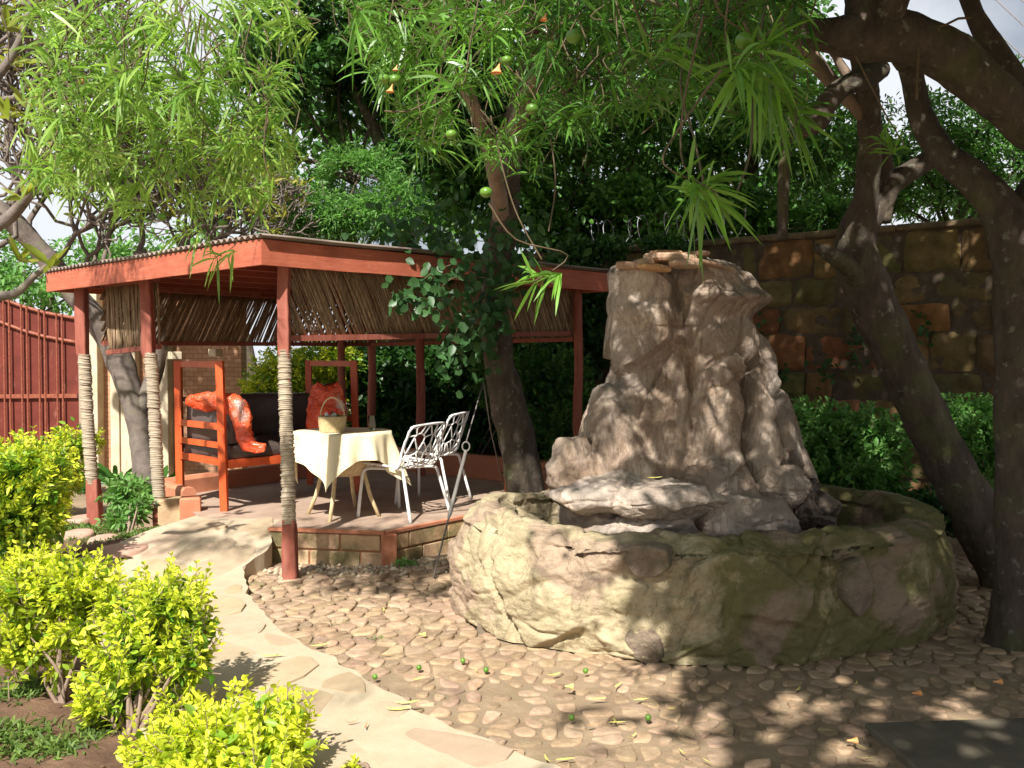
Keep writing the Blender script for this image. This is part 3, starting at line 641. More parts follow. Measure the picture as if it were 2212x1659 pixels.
# crumpled plastic covers
def crumple(p, s_=9, a=.02): 
    v = Vector(p); return v + Vector((fr(v * s_, 3), fr(v * s_ + Vector((7, 0, 0)), 3), fr(v * s_ + Vector((0, 9, 0)), 3))) * a
top = [W(412, 872, 8.25), W(440, 868, 8.15), W(480, 868, 8.0), W(515, 880, 7.95), (W(528, 930, 7.9)), W(542, 962, 7.85), W(568, 966, 7.8)]
S = spline([(*p, r_) for p, r_ in zip(top, (.05, .085, .085, .1, .09, .075, .02))], 8); mb = MB()
i0 = len(mb.v); mb.tube([p[:3] for p in S], [p[3] for p in S], 40, True, None, .8)
mb.v = [tuple(crumple(v, 8, .03) + (crumple(v, 20, .007) - Vector(v))) for v in mb.v]
tag(mb.build('plastic_cover', M['plastic'], smooth=True), 'orange plastic sheet crumpled over the left side cushion of the sofa', 'plastic sheet')
bc = W(700, 925, 8.55); mb = MB()
def bagf(a, c):
    th = a * 2 * PI; wx = (.235 - .09 * c) * (1 + .0 * c); wy = .14 * (1 - .3 * c)
    h_ = .60 * c; shear = .03 * c; ear = .05 * (max(0, c - .8) / .2) * abs(math.cos(th)) ** 2
    k = 1 if c < .97 else .75
    v = Vector((bc.x + math.cos(th) * wx * k + shear, bc.y + math.sin(th) * wy * k * (1 - .7 * max(0, c - .6)), .70 + h_ + ear)); return tuple(crumple(v, 5, .035) + (crumple(v, 16, .010) - v))
gridmesh(mb, 70, 40, bagf, closed=True); nv = len(mb.v); mb.f.append(tuple(range(nv - 70, nv)))
tag(mb.build('plastic_bag', M['plastic'], smooth=True), 'red plastic bag standing upright on the sofa seat behind the table', 'plastic bag')
# table
tc_ = G(757, 1100, FZ); TX, TY, TZ = tc_.x, 7.62, .955
tab = empty('round_table', (TX, TY, FZ), 'round wicker table with splayed legs under the cream cloth', 'table')
mb = MB(); mb.lathe((TX, TY, 0), [(.0, TZ - .006), (.385, TZ - .006), (.39, TZ - .014), (.385, TZ - .03), (0, TZ - .03)], 40); mb.build('table_top', M['wicker'], tab, True)
mb = MB(); mb.lathe((TX, TY, 0), [(.30, TZ - .03), (.22, TZ - .25), (.17, TZ - .36), (.16, TZ - .36), (.29, TZ - .04)], 32); mb.build('skirt', M['wicker'], tab, True)
for k in range(4):
    a = R(-100 + 90 * k); mb = MB(); d = Vector((math.cos(a), math.sin(a), 0)); c = Vector((TX, TY, 0))
    mb.tube([c + d * .12 + Vector((0, 0, TZ - .04)), c + d * .18 + Vector((0, 0, .62)), c + d * .235 + Vector((0, 0, .42)), c + d * .31 + Vector((0, 0, FZ))], [.014, .016, .017, .015], 10); mb.build('leg', M['wicker'], tab, True)
mb = MB()
def cloth(a, c):
    th = a * 2 * PI; rt = R(-97); q = (th - rt) % (PI / 2); edge = .61 / max(math.cos(q - PI / 4), .1); r_ = c * edge; rs = .40
    hang = max(0, r_ - rs); x = min(r_, rs)
    dep = hang; fl = .13 * hang * math.cos(th * 9 + .6) + .08 * hang * math.cos(th * 17 + 2) + .10 * hang * math.cos(th * 4 + (0.3)) ** 2 * .5 + .03 * noise.noise(Vector((math.cos(th) * 3, math.sin(th) * 3, 0))) * (hang > 0) * min(1, hang * 6)
    rad = x + fl + .12 * hang
    return (TX + math.cos(th) * rad, TY + math.sin(th) * rad, TZ - dep * .97 - (.02 * (1 - math.exp(-hang * 30))) * 0 + .002 * noise.noise(Vector((x * 9 * math.cos(th), x * 9 * math.sin(th), 1))))
gridmesh(mb, 160, 40, cloth, closed=True); o = mb.build('tablecloth', M['cloth'], smooth=True); tag(o, 'cream tablecloth draped with pointed corners over the round table', 'tablecloth')
bp = W(718, 940, TY - .12); bk = empty('wicker_basket', (bp.x, bp.y, TZ), 'small woven straw basket with tall loop handle on the table', 'basket')
mb = MB(); r0 = .098; nn = 15
def bask(a, c):
    th = a * 2 * PI; wv = .004 * math.sin(th * 26 + (int(c * nn) % 2) * PI) + .003 * math.sin(c * nn * PI * 2); r_ = r0 + .014 * c + wv; return (bp.x + math.cos(th) * r_, bp.y + math.sin(th) * r_, TZ + .004 + .125 * c)
gridmesh(mb, 150, 60, bask, closed=True); mb.lathe((bp.x, bp.y, 0), [(.0, TZ + .006), (.098, TZ + .006)], 30); mb.lathe((bp.x, bp.y, 0), [(.112, TZ + .128), (.104, TZ + .132), (.100, TZ + .08), (0, TZ + .08)], 30); mb.build('basket_body', M['wicker'], bk, True)
mb = MB(); mb.tube([(bp.x + math.cos(t_) * .098, bp.y + .01, TZ + .11 + math.sin(t_) * .17) for t_ in np.linspace(0, PI, 20)], .006, 8); mb.build('handle', M['wicker'], bk, True)
fb = empty('flower_bunch', (bp.x, bp.y, TZ + .1), 'small red and white flowers standing inside the straw basket', 'flowers')
for mt, dx, dz in (('petal_red', -.02, .03), ('petal_red', .03, .045), ('white', .02, .01), ('white', -.04, .015)):
    mb = MB()
    for k in range(6):
        a = k * PI / 3; c = Vector((bp.x + dx, bp.y - .03, TZ + .13 + dz)); d = Vector((math.cos(a), 0.3, math.sin(a))) * .018; mb.tube([c, c + d], [.009, .006], 6)
    mb.build('flower', M[mt], fb, True)
lv = Leaves(5); crown(lv, [(bp.x, bp.y, TZ + .12, .08, .07, .05)], 60, .035); lv.build('foliage', M['lf_dark'], fb)
gp = W(804, 918, TY + .12); mb = MB(); mb.lathe((gp.x, gp.y, TZ + .002), [(0, 0), (.027, 0), (.034, .115), (.0315, .115), (.025, .012), (0, .012)], 28)
tag(mb.build('drinking_glass', M['glass'], smooth=True), 'clear drinking glass standing at the back of the round table', 'glass')
# chairs: shell with branching openings
def shell(s_, t_):   # s -1..1 across, t 0..1 from front lip to top of back ; chair faces -Y... local: front = +X
    prof = spline([(.235, .395), (.22, .425), (.12, .43), (-.04, .42), (-.14, .425), (-.20, .475), (-.235, .56), (-.275, .68), (-.315, .80)], 6)
    k = t_ * (len(prof) - 1); i = min(int(k), len(prof) - 2); p = prof[i] + (prof[i + 1] - prof[i]) * (k - i)
    wd = .235 * (1 if t_ < .45 else 1 - .12 * (t_ - .45)); curl = s_ * s_
    lift = .03 * curl if t_ < .5 else 0
    fwd = .07 * curl * max(0, min(1, (t_ - .35) * 2.5)) + .0
    return Vector((p[0] + fwd, s_ * wd, p[1] + lift + (.0 if t_ < .9 else -.02 * curl)))
chair = empty('branch_chair', (0, 0, 0), 'white moulded chair with branch-like cutouts, near the plinth edge in front', 'chair', 'white chairs beside the round table')
chair['mesh_at_origin'] = 1
mb = MB(); rc = random.Random(12)
def strand(path, r_=.006):
    mb.tube([shell(*p) for p in path], r_, 6, True, None, .8)
for p, poly in cells(-1, 0, 1, 3.0, .18, .50, .45, rc, .05):
    poly = [(max(-.98, min(.98, x)), max(.02, min(2.98, y))) for x, y in poly]
    for i in range(len(poly)):
        a, b = poly[i], poly[(i + 1) % len(poly)]
        if abs(a[0] - b[0]) + abs(a[1] - b[1]) < .02: continue
        n_ = 4; strand([((a[0] + (b[0] - a[0]) * k / n_), (a[1] + (b[1] - a[1]) * k / n_) / 3) for k in range(n_ + 1)], .0078)
rim = [(-.9 + 1.8 * k / 10, .0) for k in range(11)] + [(1, k / 20) for k in range(1, 20)] + [(.9 - 1.8 * k / 10, 1.0) for k in range(11)] + [(-1, 1 - k / 20) for k in range(1, 20)] + [(-.9, 0)]
mb.tube([shell(*p) for p in rim], .0095, 8)
mb.build('seat_shell', M['white'], chair, True)
for sx, sy in ((1, 1), (1, -1), (-1, 1), (-1, -1)):
    mb = MB(); x0, x1 = (.17, .235) if sx > 0 else (-.13, -.265)
    mb.tube([tuple(p) for p in spline([(x0 - sx * .1, sy * .10, .405), (x0, sy * .17, .41), (x0 + sx * .035, sy * .205, .395), (x0 + sx * .05, sy * .215, .34), (x1, sy * .25, 0)], 5)], .0125, 10); mb.build('leg', M['white'], chair, True)
f1 = math.atan2(.52, -.85); chair.location = (-.90, 7.62, FZ + .005); chair.rotation_euler = (0, 0, f1); chair.scale = (1.08, 1.08, .97)
def copy_tree(o, parent=None):
    c = o.copy(); COL.objects.link(c); c.parent = parent
    for ch in list(o.children): copy_tree(ch, c)
    return c
c2 = copy_tree(chair); c2.location = (-.72, 8.35, FZ + .005); c2.rotation_euler = (0, 0, math.atan2(.3, -.95)); c2.scale = (1.04, 1.04, 1.02); c2['label'] = 'white moulded chair with branch-like cutouts, farther one partly hidden behind'
# ================================================================== FOUNTAIN
BC = Vector((1.16, 5.78, 0))
ft = empty('rock_fountain', BC, 'tall brown rock fountain in a low mossy round stone basin', 'fountain')
def foot(th):   # outer footprint radius
    x, y = math.cos(th), math.sin(th); return 1 / math.sqrt((x / 1.52) ** 2 + (y / (1.13 if y < 0 else 1.05)) ** 2)
def facet(p, s_, a):
    d_, q = noise.voronoi(p * s_); c = noise.cell(q[0] * 3.7 + Vector((.5, .5, .5))); w_ = min(1, (d_[1] - d_[0]) / .09); w_ = w_ * w_ * (3 - 2 * w_); return (d_[0]) * a * .7 + (.35 + .65 * c) * a * w_ + .0
def crease(p, f, w_): n1 = abs(noise.noise(p * f)) / w_; return (1 - n1) ** 1.5 if n1 < 1 else 0.0
def creases(p, st=1.0, k=1.0):
    q = Vector((p.x, p.y, p.z * st)); q = q + Vector((noise.noise(q * 3), noise.noise(q * 3 + Vector((5, 0, 0))), noise.noise(q * 3 + Vector((0, 5, 0))))) * .07
    return k * (.045 * crease(q, 2.3, .09) + .028 * crease(q + Vector((4, 4, 4)), 4.2, .12) + .013 * crease(q + Vector((1, 8, 2)), 9, .18) + .006 * crease(q, 21, .25))
def basf(a, c):
    th = a * 2 * PI; R0 = foot(th); dx, dy = math.cos(th), math.sin(th)
    rim = .62 + .02 * noise.noise(Vector((dx * 2, dy * 2, 4))) + .02 * noise.noise(Vector((dx * 6, dy * 6, 1))) + .06 * max(0, math.cos(th - R(60))) + .03 * max(0, math.cos(th - R(140)))
    if c < .55:      # outer face
        f = c / .55; z_ = f * rim * .90; r_ = R0 * (1 + .02 * math.sin(PI * f) - .05 * f ** 4 - .01 * (1 - f) ** 3)
    elif c < .75:
        f = (c - .55) / .2; z_ = rim * (.90 + .10 * math.sin(f * PI * .5 if f < 1 else 1)); r_ = R0 * .97 - .20 * f
    else:
        f = (c - .75) / .25; z_ = rim - (rim - .22) * f; r_ = R0 * .955 - .22 - .06 * f
    p = Vector((BC.x + dx * r_, BC.y + dy * r_, z_)); amp = 1 if c < .8 else .4
    dd = (facet(p + Vector((3, 0, 0)), 2.0, .07) + .035 * fr(p * 1.8, 4) + .012 * fr(p * 8, 5, .5) - creases(p + Vector((9, 0, 0)), 1, .5) - .045) * amp; dd = min(dd, .045)
    nr = Vector((dx, dy, .1)) if c < .55 else (Vector((dx * .4, dy * .4, .7)) if c < .78 else Vector((-dx, -dy, 0)))
    p = p + nr * dd; p.z = max(p.z, -.03); return tuple(p)
mb = MB(); gridmesh(mb, 620, 170, basf, closed=True); mb.build('basin', M['basin'], ft, True)
mb = MB(); mb.lathe((BC.x, BC.y, .36), [(0, 0), (1.0, 0)], 48); mb.v = [(BC.x + (x - BC.x) * 1.3, BC.y + (y - BC.y) * .95, z) for x, y, z in mb.v]; mb.build('water', M['water'], ft)
# main rock: silhouette measured at depth ~5.75
RY = 5.80
SIL = [(1175, 1225, 1800), (1150, 1222, 1790), (1100, 1215, 1775), (1050, 1212, 1755), (1010, 1218, 1742), (990, 1222, 1733), (960, 1245, 1722), (900, 1253, 1702), (860, 1268, 1688), (830, 1295, 1678), (790, 1312, 1668), (740, 1316, 1655), (690, 1322, 1648), (660, 1330, 1640), (640, 1328, 1636), (610, 1324, 1622), (590, 1322, 1606), (575, 1335, 1590), (566, 1370, 1560)]
ZS = [(W(1400, v, RY).z, W(l, v, RY).x, W(r_, v, RY).x) for v, l, r_ in SIL][::-1]; ZS = ZS[::-1]
zz = np.array([p[0] for p in ZS]); ll = np.array([p[1] for p in ZS]); rr_ = np.array([p[2] for p in ZS])
def rockf(a, c):
    th = a * 2 * PI; dx, dy = math.cos(th), math.sin(th)
    if c < .93: z_ = .15 + (zz[-1] - .15) * (c / .93); k = 1
    else: z_ = zz[-1]; k = 1 - (c - .93) / .07
    l, r_ = np.interp(z_, zz, ll), np.interp(z_, zz, rr_); cx, hw = (l + r_) / 2, (r_ - l) / 2
    dep = hw * (.62 if z_ > .9 else .62 + .2 * (.9 - z_)); ex = .8
    sx = math.copysign(abs(dx) ** ex, dx); sy = math.copysign(abs(dy) ** ex, dy)
    p = Vector((cx + sx * hw * k, RY + sy * dep * k, z_ + (1 - k) * .02))
    q = Vector((p.x * 1.0, p.y, p.z * .45)); ridge = 1 - abs(noise.noise(q * 3.1 + Vector((2, 5, 0)))) * 2
    dd = -.11 - creases(p, .4, .75) + .05 * ridge + facet(Vector((p.x, p.y, p.z * .55)) + Vector((1.3, 0, 0)), 2.3, .12) + .035 * abs(noise.noise(Vector((p.x * 5, p.y * 5, p.z * 1.6)))) + .035 * fr(Vector((p.x * 2.4, p.y * 2.4, p.z * 1.2)), 3) + .010 * fr(Vector((p.x * 12, p.y * 12, p.z * 4)), 5, .5)
    dd = min(dd, .03)
    dd += .025 * max(0, math.sin(z_ * 21 + 3 * noise.noise(p * 2))) * (z_ > 1.75)
    # groove down the middle-right and deep fissures
    gr = abs(p.x - (1.49 + .10 * math.sin(p.z * 4.0) + .05 * noise.noise(p * 4))); dd -= .13 * math.exp(-(gr / .04) ** 2) * (sy < 0) * (z_ > .75)
    gr = abs(p.x - (1.93 + .04 * math.sin(p.z * 6) - .22 * (p.z - 1))); dd -= .07 * math.exp(-(gr / .03) ** 2) * (sy < 0) * (z_ > .7)
    # overhanging cap
    cap = math.exp(-((z_ - 1.93) / .05) ** 2) * (.07 if dx > -.1 else 0); und = math.exp(-((z_ - 1.80) / .05) ** 2) * .035 * (dx > -.1)
    dd += (cap - und)
    if k < 1: dd *= k
    p += Vector((dx, dy * 1.1, 0)) * dd
    if k < .99: p.z += .05 * fr(p * 5, 4) * 1
    return tuple(p)
mb = MB(); gridmesh(mb, 620, 520, rockf, closed=True)
def boulder(mbx, c, rad, seed, sub=70, rot=0, amp=.12, flat=0):
    r_ = random.Random(seed); pl = []
    for _ in range(15):
        v = Vector((r_.gauss(0, 1), r_.gauss(0, 1), r_.gauss(0, 1))).normalized(); pl.append((v, r_.uniform(.66, .95)))
    cr, sr = math.cos(rot), math.sin(rot)
    def fn(a, b):
        th, ph = a * 2 * PI, (b - .5) * PI; d = Vector((math.cos(th) * math.cos(ph), math.sin(th) * math.cos(ph), math.sin(ph)))
        k = 1.0
        for v, o_ in pl:
            t_ = d.dot(v)
            if t_ > .01: k = min(k, o_ / t_)
        p = d * k; p = Vector((p.x * rad[0], p.y * rad[1], p.z * rad[2])); p = Vector((p.x * cr - p.y * sr, p.x * sr + p.y * cr, p.z)) + Vector(c)
        dd = fr(p * 4 + Vector((seed, 0, 0)), 5) * amp * .7 * min(rad) - creases(p + Vector((seed, 0, 0)), 2.2, .35) + fr(p * 14, 4, .5) * .006 + (1 - abs(noise.noise(Vector((p.x * 3, p.y * 3, p.z * 9)))) * 2) * .015
        return tuple(p + d * dd)
    gridmesh(mbx, sub * 2, sub, fn, closed=True)
def bp_(u, v, d): return W(u, v, d)
boulder(mb, bp_(1235, 1020, 5.5), (.16, .18, .22), 3, 60)
boulder(mb, bp_(1290, 1135, 5.35), (.22, .2, .16), 8, 70, .2)
boulder(mb, bp_(1600, 1120, 5.3), (.34, .28, .2), 9, 90, -.2, .15)
boulder(mb, bp_(1530, 1040, 5.4), (.14, .16, .16), 10, 60)
boulder(mb, bp_(1690, 1050, 5.45), (.17, .16, .13), 11, 60, .3, .25)
boulder(mb, bp_(1310, 905, 5.6), (.14, .12, .20), 13, 60, .2)
mb.build('central_rock', M['rock'], ft, True)
M['ledge'] = surf('ledge_rock', (.30, .235, .19), (.50, .42, .35), 6, .9, 1.0, .02, 26, extra=rockx, detail=12)
for a_ in ((bp_(1310, 1070, 5.3), (.36, .26, .15), 4, 90, .1, .15), (bp_(1440, 1078, 5.18), (.40, .24, .115), 5, 100, -.08, .12), (bp_(1410, 1140, 5.2), (.34, .2, .14), 6, 90, .2, .12)):
    mb = MB(); boulder(mb, *a_); mb.build('ledge', M['ledge'], ft, True)
M['inset'] = surf('inset_stone', (.15, .115, .085), (.34, .26, .19), 9, .9, 1.0, .03, 22, extra=chain(patches((.12, .12, .045), 3.5, .46, .62, .9), patches((.42, .36, .28), 14, .58, .7, .6)))
for k_, (u, v, wx, wz, rot_) in enumerate(((1400, 1210, .13, .11, -.3), (1395, 1385, .10, .14, .5), (1600, 1265, .34, .22, -.05), (1850, 1265, .10, .17, .2), (1048, 1370, .045, .12, .2))):
    rr = random.Random(k_ + 40); dv_ = ray(u, v); lo = 3.5
    for _ in range(400):
        p = Vector((0, 0, CZ)) + dv_ * lo; th = math.atan2(p.y - BC.y, p.x - BC.x)
        if math.hypot(p.x - BC.x, p.y - BC.y) < foot(th) * .985: break
        lo += .01
    out_ = Vector((math.cos(th) / 1.52, math.sin(th) / 1.13, 0)).normalized(); sd_ = Vector((-out_.y, out_.x, 0)); mb = MB(); nn_ = 7; base_ = []
    for q in range(nn_):
        a = 2 * PI * q / nn_; r_ = rr.uniform(.75, 1.1); base_.append((math.cos(a) * wx * r_, math.sin(a) * wz * r_))
    base_ = chaikin(base_, 1, .12); nb = len(base_); vs = []; cr_, sr_ = math.cos(rot_), math.sin(rot_)
    for sc, ou in ((1.0, -.10), (1.0, .0), (.985, .022), (.93, .032), (.6, .036), (.25, .038)):
        for x, z in base_:
            x1, z1 = (x * cr_ - z * sr_) * sc, (x * sr_ + z * cr_) * sc; pp = p + sd_ * x1 + Vector((0, 0, z1)); vs.append(pp + out_ * (ou + (.03 * fr(pp * 5, 5) if ou > 0 else 0) - .12 * x1 * x1 / .3))
    mb.add(vs, [(r_ * nb + i, r_ * nb + (i + 1) % nb, (r_ + 1) * nb + (i + 1) % nb, (r_ + 1) * nb + i) for r_ in range(5) for i in range(nb)] + [tuple(5 * nb + i for i in range(nb))]); mb.build('inset_stone', M['basin' if k_ == 2 else 'inset'], ft, False, True)
mb = MB(); boulder(mb, bp_(1745, 1105, 5.5), (.19, .17, .13), 12, 90, .3, .5); boulder(mb, bp_(1740, 1050, 5.6), (.09, .1, .07), 22, 50, .3, .5)
mb.build('porous_rock', surf('dark_rock', (.08, .06, .045), (.26, .2, .16), 12, .9, 1.0, .03, 20, extra=patches((.03, .022, .018), 16, .5, .6, .9)), ft, True)
for a_ in ((bp_(1850, 1095, 6.5), (.28, .2, .16), 31, 60), (bp_(1950, 1150, 6.2), (.22, .24, .18), 32, 60), (bp_(1110, 1130, 6.15), (.24, .2, .13), 33, 60, .1), (bp_(1190, 1115, 6.5), (.2, .2, .13), 34, 50)):
    mb = MB(); boulder(mb, *a_); mb.build('rim_stone', M['basin'], ft, True)
# flat stones piled on the rock top
rs = random.Random(8)
for k, (u, v, d, l, th, rz, ry) in enumerate(((1365, 580, 5.6, .11, .045, .3, .1), (1400, 572, 5.55, .12, .05, 1.2, -.1), (1455, 562, 5.5, .17, .045, .2, .05), (1440, 552, 5.7, .13, .03, .5, 0), (1490, 556, 5.6, .15, .03, 2.2, -.08), (1520, 572, 5.5, .15, .022, .1, .16), (1480, 575, 5.42, .15, .035, .9, .0), (1420, 583, 5.42, .12, .03, .4, .1), (1560, 582, 5.6, .1, .03, .3, .2), (1590, 598, 5.7, .09, .05, .9, .2), (1350, 592, 5.75, .1, .06, .9, .3))):
    mb = MB(); c = W(u, v - 4, d); col = rs.choice([(1, 1, 1), (.85, .8, .78), (1.1, .95, .7), (.8, .85, .8)])
    sh = [(math.cos(a) * l * rs.uniform(.7, 1.15), math.sin(a) * l * .7 * rs.uniform(.7, 1.15)) for a in np.linspace(0, 2 * PI, 8)[:-1]]
    n_ = len(sh); vs = []
    for sc, z_ in ((.92, -th / 2), (1, -th * .2), (1.0, th * .25), (.9, th / 2)):
        for x, y in sh:
            x1, y1 = x * sc * math.cos(rz) - y * sc * math.sin(rz), x * sc * math.sin(rz) + y * sc * math.cos(rz); vs.append((c.x + x1, c.y + y1, c.z + z_ - x1 * math.tan(ry)))
    mb.add(vs, [(r_ * n_ + i, r_ * n_ + (i + 1) % n_, (r_ + 1) * n_ + (i + 1) % n_, (r_ + 1) * n_ + i) for r_ in range(3) for i in range(n_)] + [tuple(range(n_))[::-1], tuple(3 * n_ + i for i in range(n_))], col)
    tag(mb.build('flat_stone', M['flake']), 'loose flat flake of stone heaped on top of the fountain rock', 'stone', 'flat stones piled on the fountain rock')
# ================================================================== STONE BOUNDARY WALL
wa, wb = Vector((-1.6, 13.6, 0)), Vector((7.2, 7.15, 0)); wd_ = (wb - wa); WL = wd_.length; wd_ /= WL; wn = Vector((wd_.y, -wd_.x, 0)); wn = wn if wn.y < 0 else -wn
wall = empty('stone_wall', (wa + wb) / 2, 'tall rough stone boundary wall with ochre and red blocks behind the fountain', 'wall')
mb = MB(); mb.prism([tuple((wa + wn * -.02)[:2]), tuple((wb + wn * -.02)[:2]), tuple((wb - wn * .35)[:2]), tuple((wa - wn * .35)[:2])], 0, 2.86); mb.build('wall_core', M['joint'], wall, fixn=True)
mb = MB(); rw = random.Random(4); z_ = 0.0; pal = [(1.0, .82, .58), (.8, .76, .62), (1.0, .66, .54), (.7, .68, .52), (1.1, .95, .62), (.9, .8, .7), (.72, .6, .48), (.8, .76, .66)]
while z_ < 2.8:
    h = rw.uniform(.28, .44); h = min(h, 2.88 - z_); s_ = -rw.uniform(0, .4)
    while s_ < WL:
        l = rw.uniform(.3, .8); col = rw.choice(pal); q0 = rw.uniform(-.02, .02); bul = rw.uniform(.01, .045); sdv = rw.random() * 50; tl = rw.uniform(-.04, .04); zo = rw.uniform(-.012, .012)
        def wf(a, b):
            x, y = a * 2 - 1, b * 2 - 1; e = max(abs(x), abs(y)); rnd_ = (1 - e ** 6)
            cx = s_ + l / 2 + x * (l / 2 - .006) * (1 - .06 * abs(y) ** 3) + tl * y * .3; cz = z_ + h / 2 + y * (h / 2 - .005) * (1 - .08 * abs(x) ** 3) + zo + .02 * noise.noise(Vector((cx * 4, sdv, 0)))
            o_ = -.02 + bul * rnd_ ** .5 + .035 * fr(Vector((cx * 5, cz * 5, sdv)), 5) + q0
            p = wa + wd_ * cx + wn * o_; return (p.x, p.y, cz)
        gridmesh(mb, 13, 10, wf, (col[0] * rw.uniform(.8, 1.1), col[1] * rw.uniform(.8, 1.1), col[2] * rw.uniform(.8, 1.1)))
        s_ += l
    z_ += h
mb.build('stone_blocks', M['wall'], wall, True)
mb = MB(); rw = random.Random(9)
for k in range(0, 24):
    p = wa + wd_ * (k * .46 + .2) - wn * .15; mb.box((p.x, p.y, 2.885), (.46, .38, .07), math.atan2(wd_.y, wd_.x), (rw.uniform(.6, 1),) * 3, bev=.015)
mb.build('coping', M['wall'], wall)
for s0, s1, lab in ((0.6, 5.2, 'coil of razor wire along the wall top behind the shelter roof'), (8.0, 10.6, 'coil of razor wire along the wall top near the right edge')):
    mb = MB(); n_ = int((s1 - s0) * 60); pts = []
    for i in range(n_):
        s_ = s0 + (s1 - s0) * i / n_; a = i * .42; rr = .19 + .03 * math.sin(i * .13); p = wa + wd_ * (s_ + .05 * math.sin(a * .5)) - wn * (.15 + math.cos(a) * rr); pts.append((p.x, p.y, 3.10 + math.sin(a) * rr))
    mb.tube(pts, .0035, 4)
    for i in range(0, n_, 2):
        p = Vector(pts[i]); d = Vector((math.sin(i * 3.1), math.cos(i * 2.3), math.sin(i * 1.7))) * .03; mb.tube([p - d, p, p + d], [.001, .005, .001], 3)
    tag(mb.build('razor_wire', M['wire']), lab, 'wire')
# ================================================================== LEFT: gate, brick gatehouse wall, neighbour house
GY = 14.0; gx0, gx1 = W(-380, 700, GY).x, W(166, 700, GY).x
gate = empty('metal_gate', (W(60, 800, GY).x, GY, .1), 'rust red sheet metal gate with curved top and twin bars', 'gate')
def gtop(x):
    u = 1106 + x / GY * F; v = np.interp(u, [-380, -230, -110, -60, 0, 50, 100, 166], [688, 662, 630, 625, 643, 662, 676, 688]); return W(u, v, GY).z
mb = MB(); n_ = 40; vs = []
for k in range(n_ + 1):
    x = gx0 + (gx1 - gx0) * k / n_; vs += [(x, GY + .03, .12), (x, GY + .03, gtop(x))]
mb.add(vs, [(2 * k, 2 * k + 2, 2 * k + 3, 2 * k + 1) for k in range(n_)]); mb.build('sheet_panel', M['gate'], gate)
for off, h in ((-.0, .05), (-.36, .05)):
    mb = MB(); pts = [(gx0 + (gx1 - gx0) * k / n_, GY, gtop(gx0 + (gx1 - gx0) * k / n_) + off) for k in range(n_ + 1)]; mb.tube(pts, .028, 6); mb.build('top_rail', M['gatebar'], gate, True)
for z_ in (.95, .2):
    mb = MB(); mb.beam((gx0, GY, z_), (gx1, GY, z_ + .03), .05, .06); mb.build('cross_rail', M['gatebar'], gate)
k = 0
for u in range(-370, 160, 38):
    for du in (0, 12):
        x = W(u + du, 700, GY).x; mb = MB(); mb.tube([(x, GY - .03, .1), (x, GY - .03, gtop(x) + .03)], .013, 6); mb.build('bar', M['gatebar'], gate)
gh = empty('brick_wall', (W(260, 800, 12.2).x, 12.2, 0), 'brick wall with pale plaster piers seen between the shelter posts', 'wall')
x0, x1 = W(190, 800, 12.2).x, W(520, 800, 12.2).x
mb = MB(); mb.box(((x0 + x1) / 2, 12.35, 1.3), (x1 - x0, .25, 2.6)); mb.build('brickwork', M['brick'], gh)
for u0, u1, pr in ((190, 222, .2), (243, 262, .12), (268, 300, .16), (345, 372, .2)):
    a, b = W(u0, 800, 12.2).x, W(u1, 800, 12.2).x; mb = MB(); mb.box(((a + b) / 2, 12.225 - pr / 2 + .01, 1.3), (b - a, pr, 2.62), 0, bev=.01); mb.build('plaster_pier', M['plaster'], gh)
gw2 = empty('garden_wall', (-13.6, 13.6, 0), 'plastered garden wall running on left of the red gate', 'wall')
mb = MB(); mb.box((-14.6, 14.1, 1.15), (8, .3, 2.3), .0, bev=.02); mb.build('wall_body', M['plaster'], gw2); mb = MB(); mb.box((-10.55, 14.0, 1.3), (.4, .45, 2.6), 0, bev=.03); mb.build('pillar', M['plaster'], gw2)
hs = empty('neighbour_house', (9, 26, 0), 'neighbour house with faded red tile roof glimpsed above the stone wall', 'house')
mb = MB(); mb.box((11.2, 27, 1.9), (4, 5, 3.8)); mb.build('wall', M['bwhite'], hs)
mb = MB(); mb.add([(9, 24, 3.8), (13.4, 24, 3.8), (13.4, 30, 3.8), (9, 30, 3.8), (10.5, 27, 5.2), (12, 27, 5.2)], [(0, 1, 5, 4), (1, 2, 5), (2, 3, 4, 5), (3, 0, 4), (3, 2, 1, 0)]); mb.build('roof', M['tile'], hs)
for x in (10.2, 12.2):
    mb = MB(); mb.box((x, 24.48, 2.3), (1.1, .1, 1.2)); mb.build('window', M['joint'], hs)
hs = empty('neighbour_house', (-1.5, 24, 0), 'pale neighbour house with pinkish roof hidden behind foliage left of wall', 'house')
mb = MB(); mb.box((1.9, 25, 1.7), (2.4, 4, 3.4)); mb.build('wall', M['bwhite'], hs)
mb = MB(); mb.add([(.5, 22.6, 3.4), (3.3, 22.6, 3.4), (3.3, 27.4, 3.4), (.5, 27.4, 3.4), (1.5, 25, 4.5), (2.3, 25, 4.5)], [(0, 1, 5, 4), (1, 2, 5), (2, 3, 4, 5), (3, 0, 4), (3, 2, 1, 0)]); mb.build('roof', M['tile'], hs)
# ================================================================== TREES
def trunkobj(root, name, mat, Ls, seg=16, amp=.12, seed=0):
    mbx = MB()
    for i, L in enumerate(Ls): limb(mbx, L, seg, 7, amp, seed + i)
    return mbx.build(name, mat, root, True)
